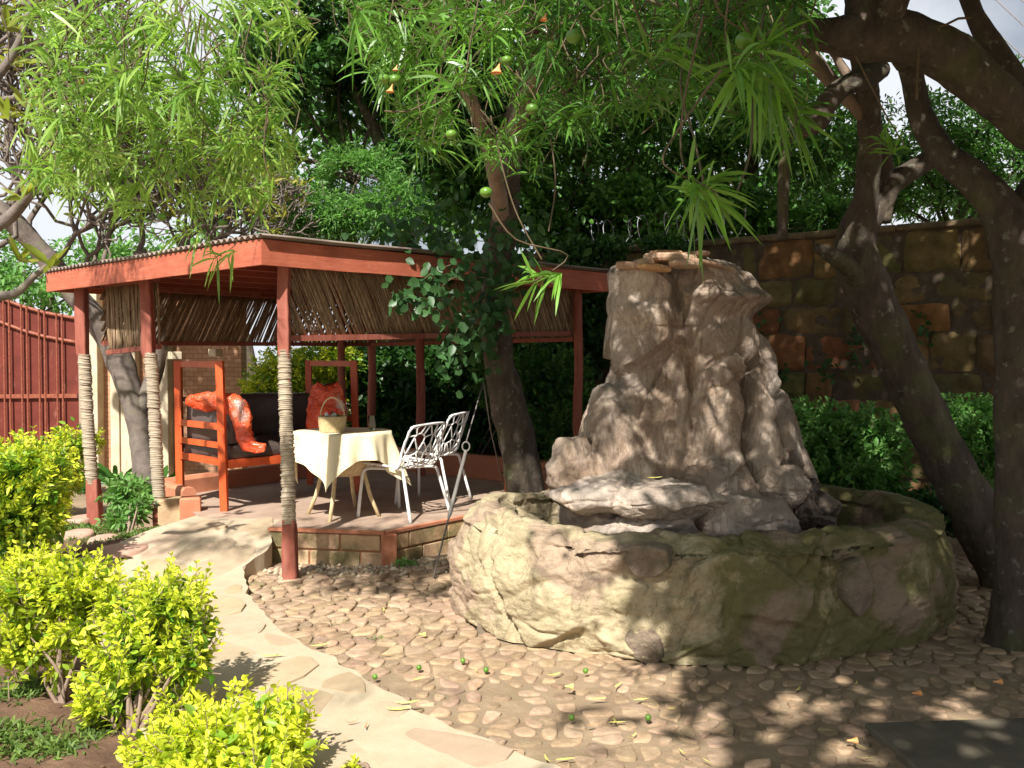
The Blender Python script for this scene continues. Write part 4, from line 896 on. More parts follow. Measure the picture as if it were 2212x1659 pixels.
# --- leaning tree beside the shelter (yellow-flowering, narrow leaves)
t1 = empty('oleander_tree', (G(1160, 1180).x, 7.65, 0), 'leaning tree beside the shelter with hanging narrow-leaved branches over its roof', 'tree')
trunkobj(t1, 'trunk', M['bark'], [[(1172, 1200, 7.65, 125), (1150, 1130, 7.62, 98), (1138, 1060, 7.6, 88), (1115, 950, 7.5, 80), (1092, 850, 7.4, 73), (1074, 760, 7.3, 66), (1068, 650, 7.2, 62), (1083, 540, 7.1, 60), (1095, 430, 7.0, 56), (1105, 300, 6.9, 50), (1150, 120, 6.6, 45), (1180, -60, 6.3, 40)]], 20)
trunkobj(t1, 'limb', M['bark_light'], [[(1085, 480, 7.05, 40), (1050, 300, 6.3, 30), (940, 60, 5.6, 26), (800, -140, 5.0, 22), (560, -260, 4.6, 18), (300, -260, 4.4, 12)], [(1105, 300, 6.9, 40), (1200, 60, 5.2, 26), (1350, -160, 4.0, 22), (1500, -240, 3.4, 18)]], 10, .1, 5)
ol = Leaves(21); olit = Leaves(22); tw = MB(); rt = random.Random(17); fruits = []; 
sun_ = Vector((-SX, -SY, math.tan(SUN_EL))).normalized()
def hang(lv, u, v, d, hue, L=.14, nlv=20, far=True, droopd=(0, 0, -1), tu=None, drop=.22):
    p = W(u, v, d)
    for zt_, x0_, x1_, y0_, y1_ in ((.05, -.6, 1.3, 3.0, 4.5), (.9, -2.1, -.45, 6.5, 8.1), (.4, -.7, .9, 4.1, 5.6), (.1, -1.3, .6, 4.2, 6.5)):
        k_ = (p.z - zt_) / sun_.z
        if x0_ < p.x - sun_.x * k_ < x1_ and y0_ < p.y - sun_.y * k_ < y1_ and rt.random() < (.97 if zt_ > .2 else .6): return
    dr = Vector((rt.uniform(-.8, .8), rt.uniform(-.8, .3), rt.uniform(-.45, .8))).normalized()
    whorl(lv, p, dr, nlv, L, hue)
    q = p - dr * .12 + Vector((0, 0, .05)); top_ = p + Vector((rt.uniform(-.18, .18), rt.uniform(-.1, .25), drop * rt.uniform(.7, 1.6)))
    S_ = spline([(*p, .0018), (*q, .0022), (*((q + top_) / 2 + Vector((rt.uniform(-.05, .05), 0, -.03))), .0028), (*top_, .0035)], 4); tw.tube([s[:3] for s in S_], [s[3] for s in S_], 5, False)
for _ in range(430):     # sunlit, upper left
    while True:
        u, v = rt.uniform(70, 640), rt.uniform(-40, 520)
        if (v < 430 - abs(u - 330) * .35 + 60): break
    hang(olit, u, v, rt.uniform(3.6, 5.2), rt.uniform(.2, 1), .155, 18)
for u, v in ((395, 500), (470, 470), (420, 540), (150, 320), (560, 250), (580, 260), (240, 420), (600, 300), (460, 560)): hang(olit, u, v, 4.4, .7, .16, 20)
for _ in range(380):     # centre, over the gap between shelter and rock
    while True:
        u, v = rt.uniform(760, 1720), rt.uniform(-40, 420)
        lim = np.interp(u, [760, 900, 1100, 1250, 1400, 1600, 1720], [150, 330, 400, 260, 210, 200, 330])
        if v < lim: break
    hang(ol, u, v, rt.uniform(2.7, 5.2), .38 if u > 1150 else .7, .15, 18)
for u, v, d, L in ((1085, 400, 3.0, .16), (1040, 300, 3.2, .16), (1110, 440, 3.1, .15), (1170, 535, 3.0, .13), (1130, 600, 3.0, .14), (1150, 610, 2.9, .13), (1195, 520, 3.1, .13), (1010, 330, 3.4, .15), (980, 240, 3.3, .15), (860, 150, 3.2, .15), (840, 60, 3.2, .15), (900, 30, 3.1, .15)):
    hang(ol, u, v, d, .95, L, 26, drop=.3)  # raised leaf hue makes these clusters look lit
t1tw = tw; tw = MB(); ol2 = Leaves(31)
for u, v, d, L in ((1545, 415, 2.1, .15), (1590, 430, 2.15, .15), (1530, 400, 2.2, .15), (1700, 200, 2.6, .17), (1600, 130, 2.5, .17), (1900, 300, 3.4, .12), (1720, 260, 2.8, .15), (1660, 90, 2.4, .16), (1480, 60, 2.5, .16)):
    hang(ol2, u, v, d, .9, L * 1.1, 28, drop=.3)  # brighter leaf hue stands in for light on these shaded clusters
for _ in range(55): hang(ol2, rt.uniform(1450, 1720), rt.uniform(-40, 190), rt.uniform(2.8, 4.4), .45, .15, 16)
for pts in ([(1520, 395), (1500, 300), (1470, 180), (1500, 60), (1530, -60)], [(1590, 420), (1620, 330), (1625, 220), (1610, 100)], [(1720, 270), (1715, 160), (1690, 40)]):
    tw.tube([W(u, v, 2.4 + .001 * (400 - v)) for u, v in [tuple(p) for p in spline(pts, 5)]], .003, 6, False)
for pts, d in (([(500, 0), (530, 80), (560, 150), (575, 220)], 4.2), ([(1170, 560), (1120, 470), (1090, 380), (1060, 250)], 3.0), ([(830, 240), (880, 240), (930, 215), (950, 190)], 3.3), ([(1500, 130), (1480, 180), (1430, 250), (1385, 290)], 3.4), ([(1185, 500), (1200, 400), (1190, 300)], 3.1)):
    t1tw.tube([W(u, v, d) for u, v in [tuple(p) for p in spline(pts, 5)]], .0026, 6, False)
olit.build('foliage', M['lf_ole_sunlit'], t1, TL); ol.build('foliage', M['lf_ole'], t1, TL); t1tw.build('twigs', M['twig'], t1, True)
def fruit(u, v, d, r_, root):
    mbx = MB(); c = W(u, v, d); mbx.lathe(c, [(.001, -r_ * .8), (r_ * .5, -r_ * .78), (r_ * .9, -r_ * .4), (r_, 0), (r_ * .85, r_ * .45), (r_ * .4, r_ * .72), (.002, r_ * .7)], 14)
    for k_ in range(len(mbx.v)): mbx.v[k_] = tuple(c + (Vector(mbx.v[k_]) - c) * (1 + .08 * noise.noise(Vector(mbx.v[k_]) * 30)))
    return mbx.build('fruit', M['fruit'], root, True)
for u, v, d, r_ in ((1240, 78, 2.9, .026), (1150, 235, 3.0, .022), (830, 170, 3.2, .020), (852, 172, 3.25, .022), (1095, 130, 3.0, .018), (975, 290, 3.2, .02), (1050, 415, 3.0, .021), (1198, 602, 3.0, .02), (155, 328, 4.3, .022), (290, 185, 4.4, .024), (590, 352, 4.4, .024), (350, 468, 4.4, .022), (535, 140, 4.4, .02), (480, 480, 4.4, .02)): fruit(u, v, d, r_, t1)
def flower(u, v, d, s_, root):
    mbx = MB(); c = W(u, v, d); n_ = 10; vs = []
    for j, (r_, h) in enumerate(((.05, 0), (.12, .35), (.3, .7), (.52, 1.0))):
        for k in range(n_): a = 2 * PI * k / n_; q = r_ * (1 + (.18 * math.sin(a * 5) if j > 1 else 0)); vs.append(c + Vector((math.cos(a) * q * s_, math.sin(a) * q * s_, -h * s_)) + Vector((-.35 * h * s_, -.2 * h * s_, 0)))
    mbx.add(vs, [(j * n_ + k, j * n_ + (k + 1) % n_, (j + 1) * n_ + (k + 1) % n_, (j + 1) * n_ + k) for j in range(3) for k in range(n_)]); return mbx.build('flower', M['petal'], root, True)
for u, v, d, s_ in ((1080, 135, 2.9, .034), (1180, 28, 2.9, .024), (848, 182, 3.2, .028), (858, 140, 3.2, .02), (180, 165, 4.3, .03)): flower(u, v, d, s_, t1)
# --- forked tree over the fountain
t2 = empty('oleander_tree', (G(2190, 1300).x, 6.3, 0), 'crooked forked tree leaning left in front of the stone wall', 'tree')
trunkobj(t2, 'trunk', M['bark'], [
    [(2205, 1300, 6.3, 135), (2150, 1190, 6.3, 112), (2070, 1040, 6.3, 101), (1998, 900, 6.3, 95), (1935, 760, 6.3, 95), (1888, 660, 6.3, 101), (1853, 570, 6.25, 94), (1852, 500, 6.2, 81), (1872, 420, 6.1, 54), (1878, 320, 6.0, 49), (1876, 230, 5.9, 50), (1868, 150, 5.7, 54), (1850, 60, 5.5, 54)],
    [(1862, 500, 6.2, 54), (1905, 440, 6.2, 49), (1925, 400, 6.2, 49), (1960, 375, 6.2, 45), (2010, 345, 6.2, 40), (2050, 330, 6.2, 32)],
    [(1905, 480, 6.2, 36), (1915, 380, 6.2, 38), (1890, 280, 6.1, 36)],
    [(1870, 620, 6.25, 54), (1830, 575, 6.1, 41), (1795, 552, 6.0, 32), (1764, 534, 5.95, 18)]], 18)
trunkobj(t2, 'limb', M['bark_light'], [[(1700, -30, 5.8, 40), (1716, 20, 5.8, 36), (1744, 108, 5.8, 36), (1800, 180, 5.85, 34), (1850, 232, 5.9, 30), (1876, 270, 5.95, 24)],
    [(1800, 110, 5.9, 16), (1822, 150, 5.9, 22), (1850, 190, 5.9, 24)]], 12, .1, 7)
trunkobj(t2, 'limb', M['bark'], [[(1905, 150, 5.6, 40), (1860, 172, 5.5, 48), (1820, 190, 5.5, 46), (1788, 222, 5.5, 44), (1768, 262, 5.5, 42), (1730, 285, 5.5, 30), (1706, 296, 5.5, 16)],
    [(1660, 90, 6.2, 24), (1690, 150, 6.2, 26), (1715, 230, 6.2, 26), (1698, 310, 6.2, 26), (1692, 420, 6.2, 24), (1690, 520, 6.2, 22)]], 14, .15, 9)
# --- great tree on the right edge
t3 = empty('shade_tree', (G(2170, 1400).x, 5.0, 0), 'great dark tree at the right edge with a massive arching limb', 'tree')
trunkobj(t3, 'trunk', M['bark'], [[(2188, 1420, 5.0, 130), (2192, 1330, 5.0, 98), (2196, 1200, 5.0, 86), (2192, 1000, 5.0, 80), (2192, 800, 5.0, 82), (2194, 620, 5.0, 90), (2190, 520, 5.0, 96), (2165, 452, 5.05, 86), (2108, 390, 5.1, 68), (2040, 335, 5.2, 60), (1995, 262, 5.3, 54), (1978, 200, 5.3, 50), (1960, 120, 5.2, 52)]], 18)
trunkobj(t3, 'limb', M['bark'], [[(2190, 560, 5.05, 110), (2230, 460, 5.1, 100), (2300, 300, 5.0, 90), (2330, 120, 4.9, 80)]], 12, .1, 3)
trunkobj(t3, 'limb', M['bark'], [[(1640, 62, 4.6, 30), (1700, 58, 4.6, 48), (1780, 78, 4.6, 70), (1850, 78, 4.6, 96), (1930, 80, 4.6, 108), (2010, 100, 4.6, 104), (2080, 145, 4.6, 100), (2150, 205, 4.6, 98), (2230, 270, 4.65, 96), (2330, 340, 4.8, 90)],
    [(1890, 90, 4.6, 120), (1880, -20, 4.6, 118), (1850, -140, 4.5, 110), (1750, -330, 4.2, 90), (1500, -600, 3.4, 60)],
    [(1900, 60, 4.6, 80), (2050, -300, 4.0, 70), (2200, -900, 3.0, 50)],
    [(1960, 130, 4.8, 60), (1920, 60, 4.65, 60)]], 18, .12, 11)
trunkobj(t3, 'limb', M['bark'], [[(2080, -40, 4.9, 34), (2105, 30, 4.9, 40), (2140, 90, 4.9, 46), (2190, 165, 4.85, 52), (2260, 250, 4.8, 56)]], 12, .1, 13)
for pts in ([(1975, 40), (1985, 100), (1982, 160), (1980, 215)], [(2010, 60), (2040, 55), (2070, 40), (2100, 38)]):
    tw.tube([W(u, v, 4.5) for u, v in pts], .006, 6, False)
ol2.build('foliage', M['lf_ole'], t2, TL); tw.build('twigs', M['twig'], t2, True)
for u, v, d, r_ in ((1608, 86, 2.5, .026), (1190, 96, 2.6, .012)): fruit(u, v, d, r_, t2)
# out-of-view crown added to the great tree, leaf cover shaped to cast shade
sun = Vector((-SX, -SY, math.tan(SUN_EL))).normalized()
def over(x, y, z0, h): k = (h - z0) / sun.z; return (x + sun.x * k, y + sun.y * k, h)
lv = Leaves(41); rg = lv.rng
def cover(gx, gy, q):
    gx += .25 * q
    if gy < 4.3: return 1.2 if gx > 2.1 else (.40 if gx > 1.1 else (.24 if gx > .1 else 0))
    if gy < 4.65: return 1.3 if gx > 1.75 else (.50 if gx > .85 else 0)
    if gy < 5.55: return 1.3 if gx > .80 else 0
    if gy < 8.1: return 1.3 if gx > 2.15 else (.30 if gx > .9 else 0)
    if gy < 9.4: return (.45 if 2.4 < gx < 4.8 and gy > 8.2 else 1.1) if gx > .15 else 0
    if gy < 14: return (.75 if gx > 4.1 else 1.02) if gx > -.45 else 0
    return .62 if gx > -.5 else 0
P_ = []
while len(P_) < 44000:
    y = rg.uniform(-1.5, 12.5); x = rg.uniform(-1.8, 7); h = 2.15 + .42 * y + rg.uniform(-.22, .3); h = max(h, 3.2 + rg.uniform(0, .4)); k = h / sun.z; gx, gy = x - sun.x * k, y - sun.y * k
    if gy > 18 or gx > 7.2: continue
    q = noise.noise(Vector((x * .8, y * .8, 3))) * 1.6; c_ = cover(gx, gy, q)
    if c_ <= 0: continue
    f_ = 2.3 if c_ > .6 else 4.2
    nn_ = .5 + .75 * (noise.noise(Vector((x * f_, y * f_, h * f_))) + .5 * noise.noise(Vector((x * f_ * 2.2, y * f_ * 2.2, h * 5))))
    if nn_ < c_: P_.append((x, y, h))
P_ = np.array(P_); n_ = len(P_); l_ = rg.uniform(.16, .30, n_); lv.put(P_, rg.normal(size=(n_, 3)) * np.array([1, 1, .35]), l_, l_ * .42, rg.uniform(0, .8, n_), .3)
cr3 = lv.build('crown', M['lf_mid'], t3, TO)
lv = Leaves(42); crown(lv, [(*over(-.8, 4.25, 0, 3.9), .26, .14, .1), (*over(-2.3, 7.1, 0.1, 4.1), .6, .5, .25), (*over(-3.3, 8.0, 2.2, 4.4), .8, .6, .3), (*over(-3.2, 6.2, .1, 4.4), .5, .4, .3)], 2600, .14, .12, (0, 1), 0, 4, .6, 0, .5); lv.build('overhead_foliage', M['lf_ole'], t1, TL)  # unseen leaf clumps added up the sun line to dapple path and shelter
# --- ivy on the leaning trunk
iv = empty('ivy_vine', W(1068, 760, 7.1), 'round-leaved vine climbing the leaning trunk and hanging over the red fascia', 'vine')
lv = Leaves(51); st = MB(); ri = random.Random(2)
def ivyline(pts, d, nper=26, spread=.05, L=.075, hue=.4):
    S_ = spline([tuple(W(u, v, d)) for u, v in pts], 8); st.tube([tuple(s) for s in S_], .0035, 5, False)
    for s in S_:
        for _ in range(max(1, nper // 10)):
            lv.put(s + lv.rng.normal(size=3) * spread, lv.rng.normal(size=(1, 3)) * np.array([1, .6, .8]) + np.array([0, -.3, -.3]), L * lv.rng.uniform(.7, 1.2), L * .95, lv.rng.uniform(0, 1) * .5 + hue * .5, .2, norm(lv.rng.normal(size=(1, 3)) * .6 + np.array([[0, -1, .5]])))
ivyline([(1110, 480), (1080, 560), (1050, 640), (1040, 700), (1000, 750), (1000, 780)], 6.9, 40, .10)
ivyline([(1100, 560), (1080, 640), (1060, 700), (1070, 760)], 6.95, 40, .09)
ivyline([(1060, 560), (980, 570), (920, 600), (900, 640), (870, 640), (845, 632)], 6.8, 20, .06)
ivyline([(1050, 600), (980, 600), (940, 640), (960, 650)], 6.8, 30, .08); ivyline([(1030, 720), (1000, 690), (985, 720), (975, 745)], 6.8, 20, .06)
ivyline([(1000, 540), (940, 540), (880, 500), (850, 510)], 7.3, 50, .15); ivyline([(1130, 520), (1030, 520), (950, 500), (900, 470)], 7.4, 70, .2); ivyline([(1080, 440), (1120, 520), (1150, 560)], 7.0, 30, .12)
lv.build('foliage', M['lf_ivy'], iv); st.build('stem', M['twig'], iv)
# --- frangipani: bare tangled branches, left
fg = empty('frangipani_tree', W(315, 1090, 10.4), 'old frangipani with bare tangled grey branches behind the shelter roof', 'tree')
fg.location.z = 0; bpy.context.view_layer.update()
mb = MB(); limb(mb, [(330, 1115, 10.4, 74), (312, 1000, 10.4, 51), (296, 900, 10.4, 48), (272, 820, 10.4, 53), (250, 760, 10.4, 56), (215, 700, 10.3, 51), (165, 640, 10.2, 47), (110, 570, 10.1, 45), (50, 500, 10.0, 44), (0, 455, 9.9, 41), (-80, 400, 9.9, 37)], 16, 7, .12, 2)
limb(mb, [(296, 900, 10.4, 39), (330, 820, 10.4, 34), (345, 740, 10.3, 33), (330, 640, 10.2, 31), (300, 540, 10.1, 28)], 14, 7, .12, 4); mb.build('trunk', M['bark_grey'], fg, True)
mb = MB(); rf_ = random.Random(23); tips = []
def grow(p, d, r_, ln, lev):
    q = p + d * ln; mid = (p + q) / 2 + Vector((rf_.uniform(-.2, .2), rf_.uniform(-.2, .2), -.12)) * ln
    mb.tube([p, p.lerp(mid, .55), mid, mid.lerp(q, .6), q], [r_, r_ * .95, r_ * .9, r_ * .86, r_ * .84], 6, False)
    if lev == 0: tips.append((q, d)); return
    k = 2 if rf_.random() < .6 else 3; a0 = rf_.uniform(0, 2 * PI); o = d.orthogonal().normalized(); q2 = d.cross(o)
    for j in range(k):
        a = a0 + j * 2 * PI / k; sp = rf_.uniform(.45, .85); nd = (d * math.cos(sp) + (o * math.cos(a) + q2 * math.sin(a)) * math.sin(sp) + Vector((0, 0, .22))).normalized()
        grow(q, nd, r_ * .80, ln * rf_.uniform(.72, .95), lev - 1)
for u, v, d, du, dv, r_, ln, lev in ((0, 455, 9.9, .2, 1, .07, .55, 6), (60, 505, 10.0, .3, .9, .06, .5, 6), (110, 570, 10.1, .7, .7, .055, .5, 6), (160, 635, 10.2, .5, 1, .05, .5, 6), (300, 545, 10.1, .2, 1, .06, .42, 6), (330, 620, 10.2, .8, .7, .055, .45, 6), (-60, 300, 9.0, .5, .6, .06, .5, 6), (-20, 620, 9.2, .3, .9, .06, .45, 5), (-90, 140, 8.6, .8, .4, .06, .5, 6), (440, 600, 10.6, .3, .8, .05, .4, 5), (-60, 20, 8.5, .8, .1, .05, .5, 5), (520, 590, 11, .5, .8, .045, .38, 5), (240, 600, 10.0, -.1, 1, .05, .45, 5), (380, 590, 10.8, .1, 1, .045, .36, 6), (460, 580, 11.2, .3, 1, .04, .34, 6), (200, 580, 10.4, .2, 1, .045, .38, 6), (90, 420, 9.8, .1, 1, .05, .4, 6), (560, 575, 11.4, .4, .9, .035, .3, 5), (10, 330, 9.5, .3, .9, .05, .4, 6)):
    grow(W(u, v, d), Vector((du, rf_.uniform(-.3, .3), dv)).normalized(), r_ * .58, ln * .92, lev)
limb(mb, [(-60, 520, 6.0, 30), (20, 470, 6.0, 26), (70, 410, 5.9, 20), (110, 345, 5.9, 13), (135, 325, 5.9, 9)], 10, 6, .1, 1)
limb(mb, [(-40, 640, 5.5, 26), (30, 635, 5.5, 20), (70, 600, 5.5, 15), (100, 575, 5.5, 10)], 10, 6, .1, 1)
limb(mb, [(-40, 200, 5.5, 26), (20, 130, 5.5, 18), (60, 40, 5.5, 14), (70, -40, 5.5, 12)], 10, 6, .1, 1)
mb.build('branches', M['bark_grey'], fg, True)
lv = Leaves(61)
for q, d in tips:
    if rf_.random() < .22: whorl(lv, q, d, rf_.randint(2, 5), .16, .5, .28, .3, .02)
for u, v, d in ((110, 570, 5.5), (50, 420, 5.6), (100, 360, 5.9), (10, 60, 5.5), (40, 560, 5.5), (20, 250, 6), (130, 320, 6), (60, 230, 6), (30, 130, 5.6)): whorl(lv, W(u, v, d), (.2, -.2, .8), 6, .22, .4, .28, .2, .02)
for _ in range(40): whorl(lv, W(rf_.uniform(120, 620), rf_.uniform(330, 470), rf_.uniform(9.5, 10.5)), (0, 0, 1), 5, .18, .6, .28, .3, .02)
lv.build('foliage', M['lf_fran'], fg)
# --- background vegetation
def bgtree(label, name, base, blobs, n, L, mat, thr=-.05, freq=1.6, hue=(0, 1), T=TO, Wf=.5, trunk_r=.12, group=None, shell=.5, seed=0):
    root = empty(name, (base[0], base[1], 0), label, 'tree' if trunk_r > .06 else 'shrub', group); m_ = MB(); r_ = random.Random(seed)
    cx = sum(b[0] for b in blobs) / len(blobs); cy = sum(b[1] for b in blobs) / len(blobs); cz = sum(b[2] for b in blobs) / len(blobs)
    limb3(m_, [(base[0], base[1], 0, trunk_r * 1.4), (base[0] * .8 + cx * .2, base[1], cz * .4, trunk_r), (base[0] * .4 + cx * .6, (base[1] + cy) / 2, cz * .8, trunk_r * .8), (cx, cy, cz, trunk_r * .4)], 10, 5, .1, seed)
    for b in blobs:
        p = Vector((cx, cy, cz * .75)); q_ = Vector(b[:3])
        limb3(m_, [(*p, trunk_r * .25), (*(p.lerp(q_, .5) + Vector((r_.uniform(-.2, .2), 0, .1))), trunk_r * .2), (*q_, trunk_r * .12)], 6, 4, .1, seed)
        for _ in range(6):
            e = q_ + Vector((r_.uniform(-1, 1) * b[3], r_.uniform(-1, 1) * b[4], r_.uniform(-1, 1) * b[5])) * .8; limb3(m_, [(*q_, trunk_r * .14), (*(q_.lerp(e, .5) + Vector((0, 0, .08))), trunk_r * .08), (*e, trunk_r * .04)], 4, 3, 0)
    m_.build('trunk', M['bark'], root, True)
    l_ = Leaves(seed + 100); crown(l_, blobs, n, L, Wf, hue, thr, freq, shell, .2, .2, seed); l_.build('crown', mat, root, T); return root
def B(u, v, d, ru, rv, rd): p = W(u, v, d); return (p.x, p.y, p.z, ru / F * d, rd, rv / F * d)
bgtree('dark broad-leaved tree filling the middle above the shelter roof', 'broadleaf_tree', (-1.0, 12.8), [B(620, 120, 12, 130, 130, 1.0), B(760, 60, 12.4, 170, 140, 1.2), B(560, 330, 11.6, 60, 130, .6), B(900, 100, 12.5, 180, 150, 1.2), B(990, 300, 12.6, 150, 150, .8), B(720, 200, 12.9, 150, 90, .8)], 34000, .15, M['lf_dark'], -.02, 2.4, seed=1)
bgtree('feathery pale green tree just behind the shelter roof', 'feathery_tree', (-2.2, 13.8), [B(700, 430, 12.1, 80, 70, .5), B(780, 370, 12.2, 90, 70, .6), B(850, 450, 12.1, 90, 70, .5), B(650, 490, 12.2, 70, 40, .4), B(740, 480, 12., 120, 40, .4)], 26000, .10, M['lf_bright'], -.12, 2.2, Wf=.25, T=TQ, seed=2)
bgtree('dense dark tree behind the fountain rock and shelter', 'broadleaf_tree', (1.0, 13.2), [B(1080, 380, 12.5, 170, 130, 1.), B(1230, 440, 12.3, 160, 120, .8), B(1180, 200, 13, 190, 170, 1.2), B(1380, 300, 13, 150, 130, 1.), B(1400, 460, 12, 130, 90, .6), B(1350, 60, 13.2, 200, 120, 1.)], 36000, .12, M['lf_mid'], -.02, 2.6, seed=3)
bgtree('dark small-leaved tree behind the stone wall centre', 'small_leaved_tree', (3.6, 13.6), [B(1560, 330, 13, 150, 140, 1.), B(1650, 140, 13.4, 150, 160, 1.), B(1500, 130, 13.2, 130, 120, 1.), B(1640, 450, 12.6, 150, 70, .8), B(1780, 330, 13, 120, 120, 1.)], 30000, .11, M['lf_mid'], -.0, 2.8, seed=4)
bgtree('loose small-leaved tree beyond the wall at the right', 'small_leaved_tree', (7.2, 12.6), [B(1960, 330, 12.6, 130, 130, 1.), B(2100, 300, 12.4, 130, 120, 1.), B(2200, 360, 12.2, 110, 120, 1.), B(2050, 430, 12.3, 160, 50, .7), B(1860, 430, 12.5, 100, 50, .6), B(2190, 200, 12.6, 70, 70, .6)], 24000, .10, M['lf_mid'], -.02, 2.8, Wf=.35, seed=5)
bgtree('tall dark tree farthest back above the middle of the shelter', 'broadleaf_tree', (-1.2, 17.5), [B(620, 340, 16.5, 150, 150, 1.2), B(850, 200, 17, 200, 180, 1.4), B(1000, 430, 16.5, 240, 110, 1.2), B(1150, 60, 17, 220, 120, 1.4), B(1250, 300, 16.5, 200, 160, 1.4)], 24000, .2, M['lf_mid'], .08, 2.0, seed=8)
bgtree('tall dark tree farthest back behind the fountain and wall', 'broadleaf_tree', (5.2, 17.5), [B(1480, 260, 16.5, 170, 160, 1.2), B(1700, 300, 17, 180, 170, 1.4), B(1600, 60, 16.5, 200, 110, 1.2), B(1500, 450, 17, 220, 80, 1.4), B(1850, 380, 16.5, 160, 100, 1.4), B(2080, 420, 16.8, 180, 50, 1.2)], 22000, .18, M['lf_dark'], .1, 2.0, seed=9)
bgtree('bright green tree behind the red gate', 'broadleaf_tree', (-8.6, 18), [B(60, 600, 17.5, 130, 60, 1.), B(-60, 560, 18, 120, 110, 1.), B(150, 640, 17.5, 80, 40, .8), B(200, 560, 18, 60, 40, .8)], 7000, .13, M['lf_bright'], -.1, 1.6, seed=6)
bgtree('leafy tree beyond the wall left of the gate', 'broadleaf_tree', (-13.5, 17.5), [(-13.5, 17, 3.2, 2.2, 1.2, 1.2), (-11.5, 17.5, 3.6, 1.8, 1.2, 1.2), (-15.5, 17.5, 3.4, 2, 1.2, 1.3)], 9000, .16, M['lf_mid'], -.1, 1.4, seed=16)
bgtree('pale green far tree seen through the bare branches', 'broadleaf_tree', (-5.2, 19), [B(380, 500, 18, 200, 60, 1.), B(520, 440, 18, 120, 80, 1.), B(250, 540, 18.5, 160, 40, 1.), B(450, 300, 19, 120, 100, 1.)], 7000, .13, M['lf_bright'], .02, 1.8, seed=7)
bgtree('low leafy shrubs growing behind the top of the stone wall', 'leafy_shrub', (3.2, 13.2), [B(1180, 490, 12.2, 90, 55, .4), B(1330, 500, 12.6, 110, 45, .4), B(1500, 490, 12.8, 110, 50, .4), B(1660, 490, 12.2, 100, 45, .4), B(1800, 470, 11.6, 70, 40, .4), B(1420, 430, 13, 160, 60, .4)], 17000, .10, M['lf_mid'], -.2, 2.5, trunk_r=.05, seed=12)
bgtree('ivy mound spilling over the left end of the stone wall', 'climbing_shrub', (2.0, 11.0), [B(1330, 540, 10.9, 60, 30, .25), B(1440, 530, 10.7, 60, 22, .2), B(1240, 560, 11.0, 60, 50, .3)], 3600, .08, M['lf_dark'], -.3, 2.5, trunk_r=.04, seed=13)
# --- hedges and shrubs
def shrub(name, label, base, blobs, n, L, mat, cat='shrub', group=None, seed=0, stems=6, ht=1., hb=.1, slen=.16, k=6, up=.7, core=0, trunkpts=None, tipv=.25, shell=.3, shoots=0):
    root = empty(name, (base[0], base[1], 0), label, cat, group); l_ = Leaves(seed + 300); m_ = MB(); r_ = random.Random(seed)
    if shoots: sprigs(l_, m_, [(b[0], b[1], b[2] + b[5] * .25, b[3] * 1.05, b[4] * 1.05, b[5]) for b in blobs], shoots, L * .95, slen * 1.5, ht, hb, 1.3, k + 3, .08, tipv=tipv)
    sprigs(l_, m_, blobs, n, L, slen, ht, hb, up, k, shell, tipv=tipv)
    for i in range(stems):
        b = blobs[i % len(blobs)]; e = Vector((b[0] + r_.uniform(-.7, .7) * b[3], b[1] + r_.uniform(-.5, .5) * b[4], b[2] + r_.uniform(-.2, .5) * b[5])); s0 = Vector((base[0] + r_.uniform(-.03, .03), base[1] + r_.uniform(-.03, .03), 0))
        s_ = spline([(*s0, .011), (*(s0.lerp(e, .4) + Vector((r_.uniform(-.04, .04), 0, .04))), .008), (*e, .003)], 5); m_.tube([q_[:3] for q_ in s_], [q_[3] for q_ in s_], 6, False)
    if trunkpts: limb3(m_, trunkpts, 8, 5, .05)
    if core: crown(l_, blobs, core, L * 1.1, .5, (0, .35), None, 1, .6)
    l_.build('foliage', mat, root); m_.build('stems', M['bark_light'], root, True); return root
GG = 'golden green shrubs along the flagstone path'
Ag = G(135, 1530); Bg = G(275, 1600); Cg = G(500, 1720)
shrub('golden_shrub', 'golden green shrub on a single bare stem in the soil', Ag, [B(70, 1260, 4.15, 90, 60, .2), B(170, 1260, 4.15, 80, 55, .2), B(60, 1370, 4.15, 80, 55, .18), B(170, 1350, 4.1, 60, 50, .15), B(250, 1290, 4.05, 50, 45, .14), B(120, 1440, 4.1, 40, 18, .08)], 320, .056, M['lf_gold'], group=GG, seed=1, hb=.15, shoots=150, core=200, trunkpts=[(Ag.x, Ag.y, 0, .016), (Ag.x - .01, Ag.y, .2, .014), (Ag.x, Ag.y, .45, .01)])
shrub('golden_shrub', 'tall open golden green shrub between the soil bed and path', Bg, [B(370, 1290, 3.95, 75, 55, .2), B(300, 1400, 3.9, 100, 65, .2), B(400, 1420, 3.9, 60, 70, .16), B(250, 1500, 3.85, 80, 60, .18), B(380, 1540, 3.8, 75, 40, .15), B(310, 1340, 3.95, 60, 50, .15), B(430, 1340, 3.9, 30, 60, .12)], 330, .054, M['lf_gold'], group=GG, seed=2, hb=-.05, shoots=150, core=120, stems=12, tipv=.15)
shrub('golden_shrub', 'bright yellow green shrub at the bottom edge beside the path', Cg, [B(520, 1570, 3.3, 130, 55, .2), B(600, 1560, 3.3, 70, 50, .15), B(430, 1620, 3.2, 110, 55, .2), B(560, 1640, 3.15, 120, 60, .2), B(340, 1620, 3.4, 80, 40, .15), B(480, 1700, 3.1, 150, 50, .2)], 340, .056, M['lf_gold'], group=GG, seed=3, hb=.35, shoots=150, core=200, tipv=.3)
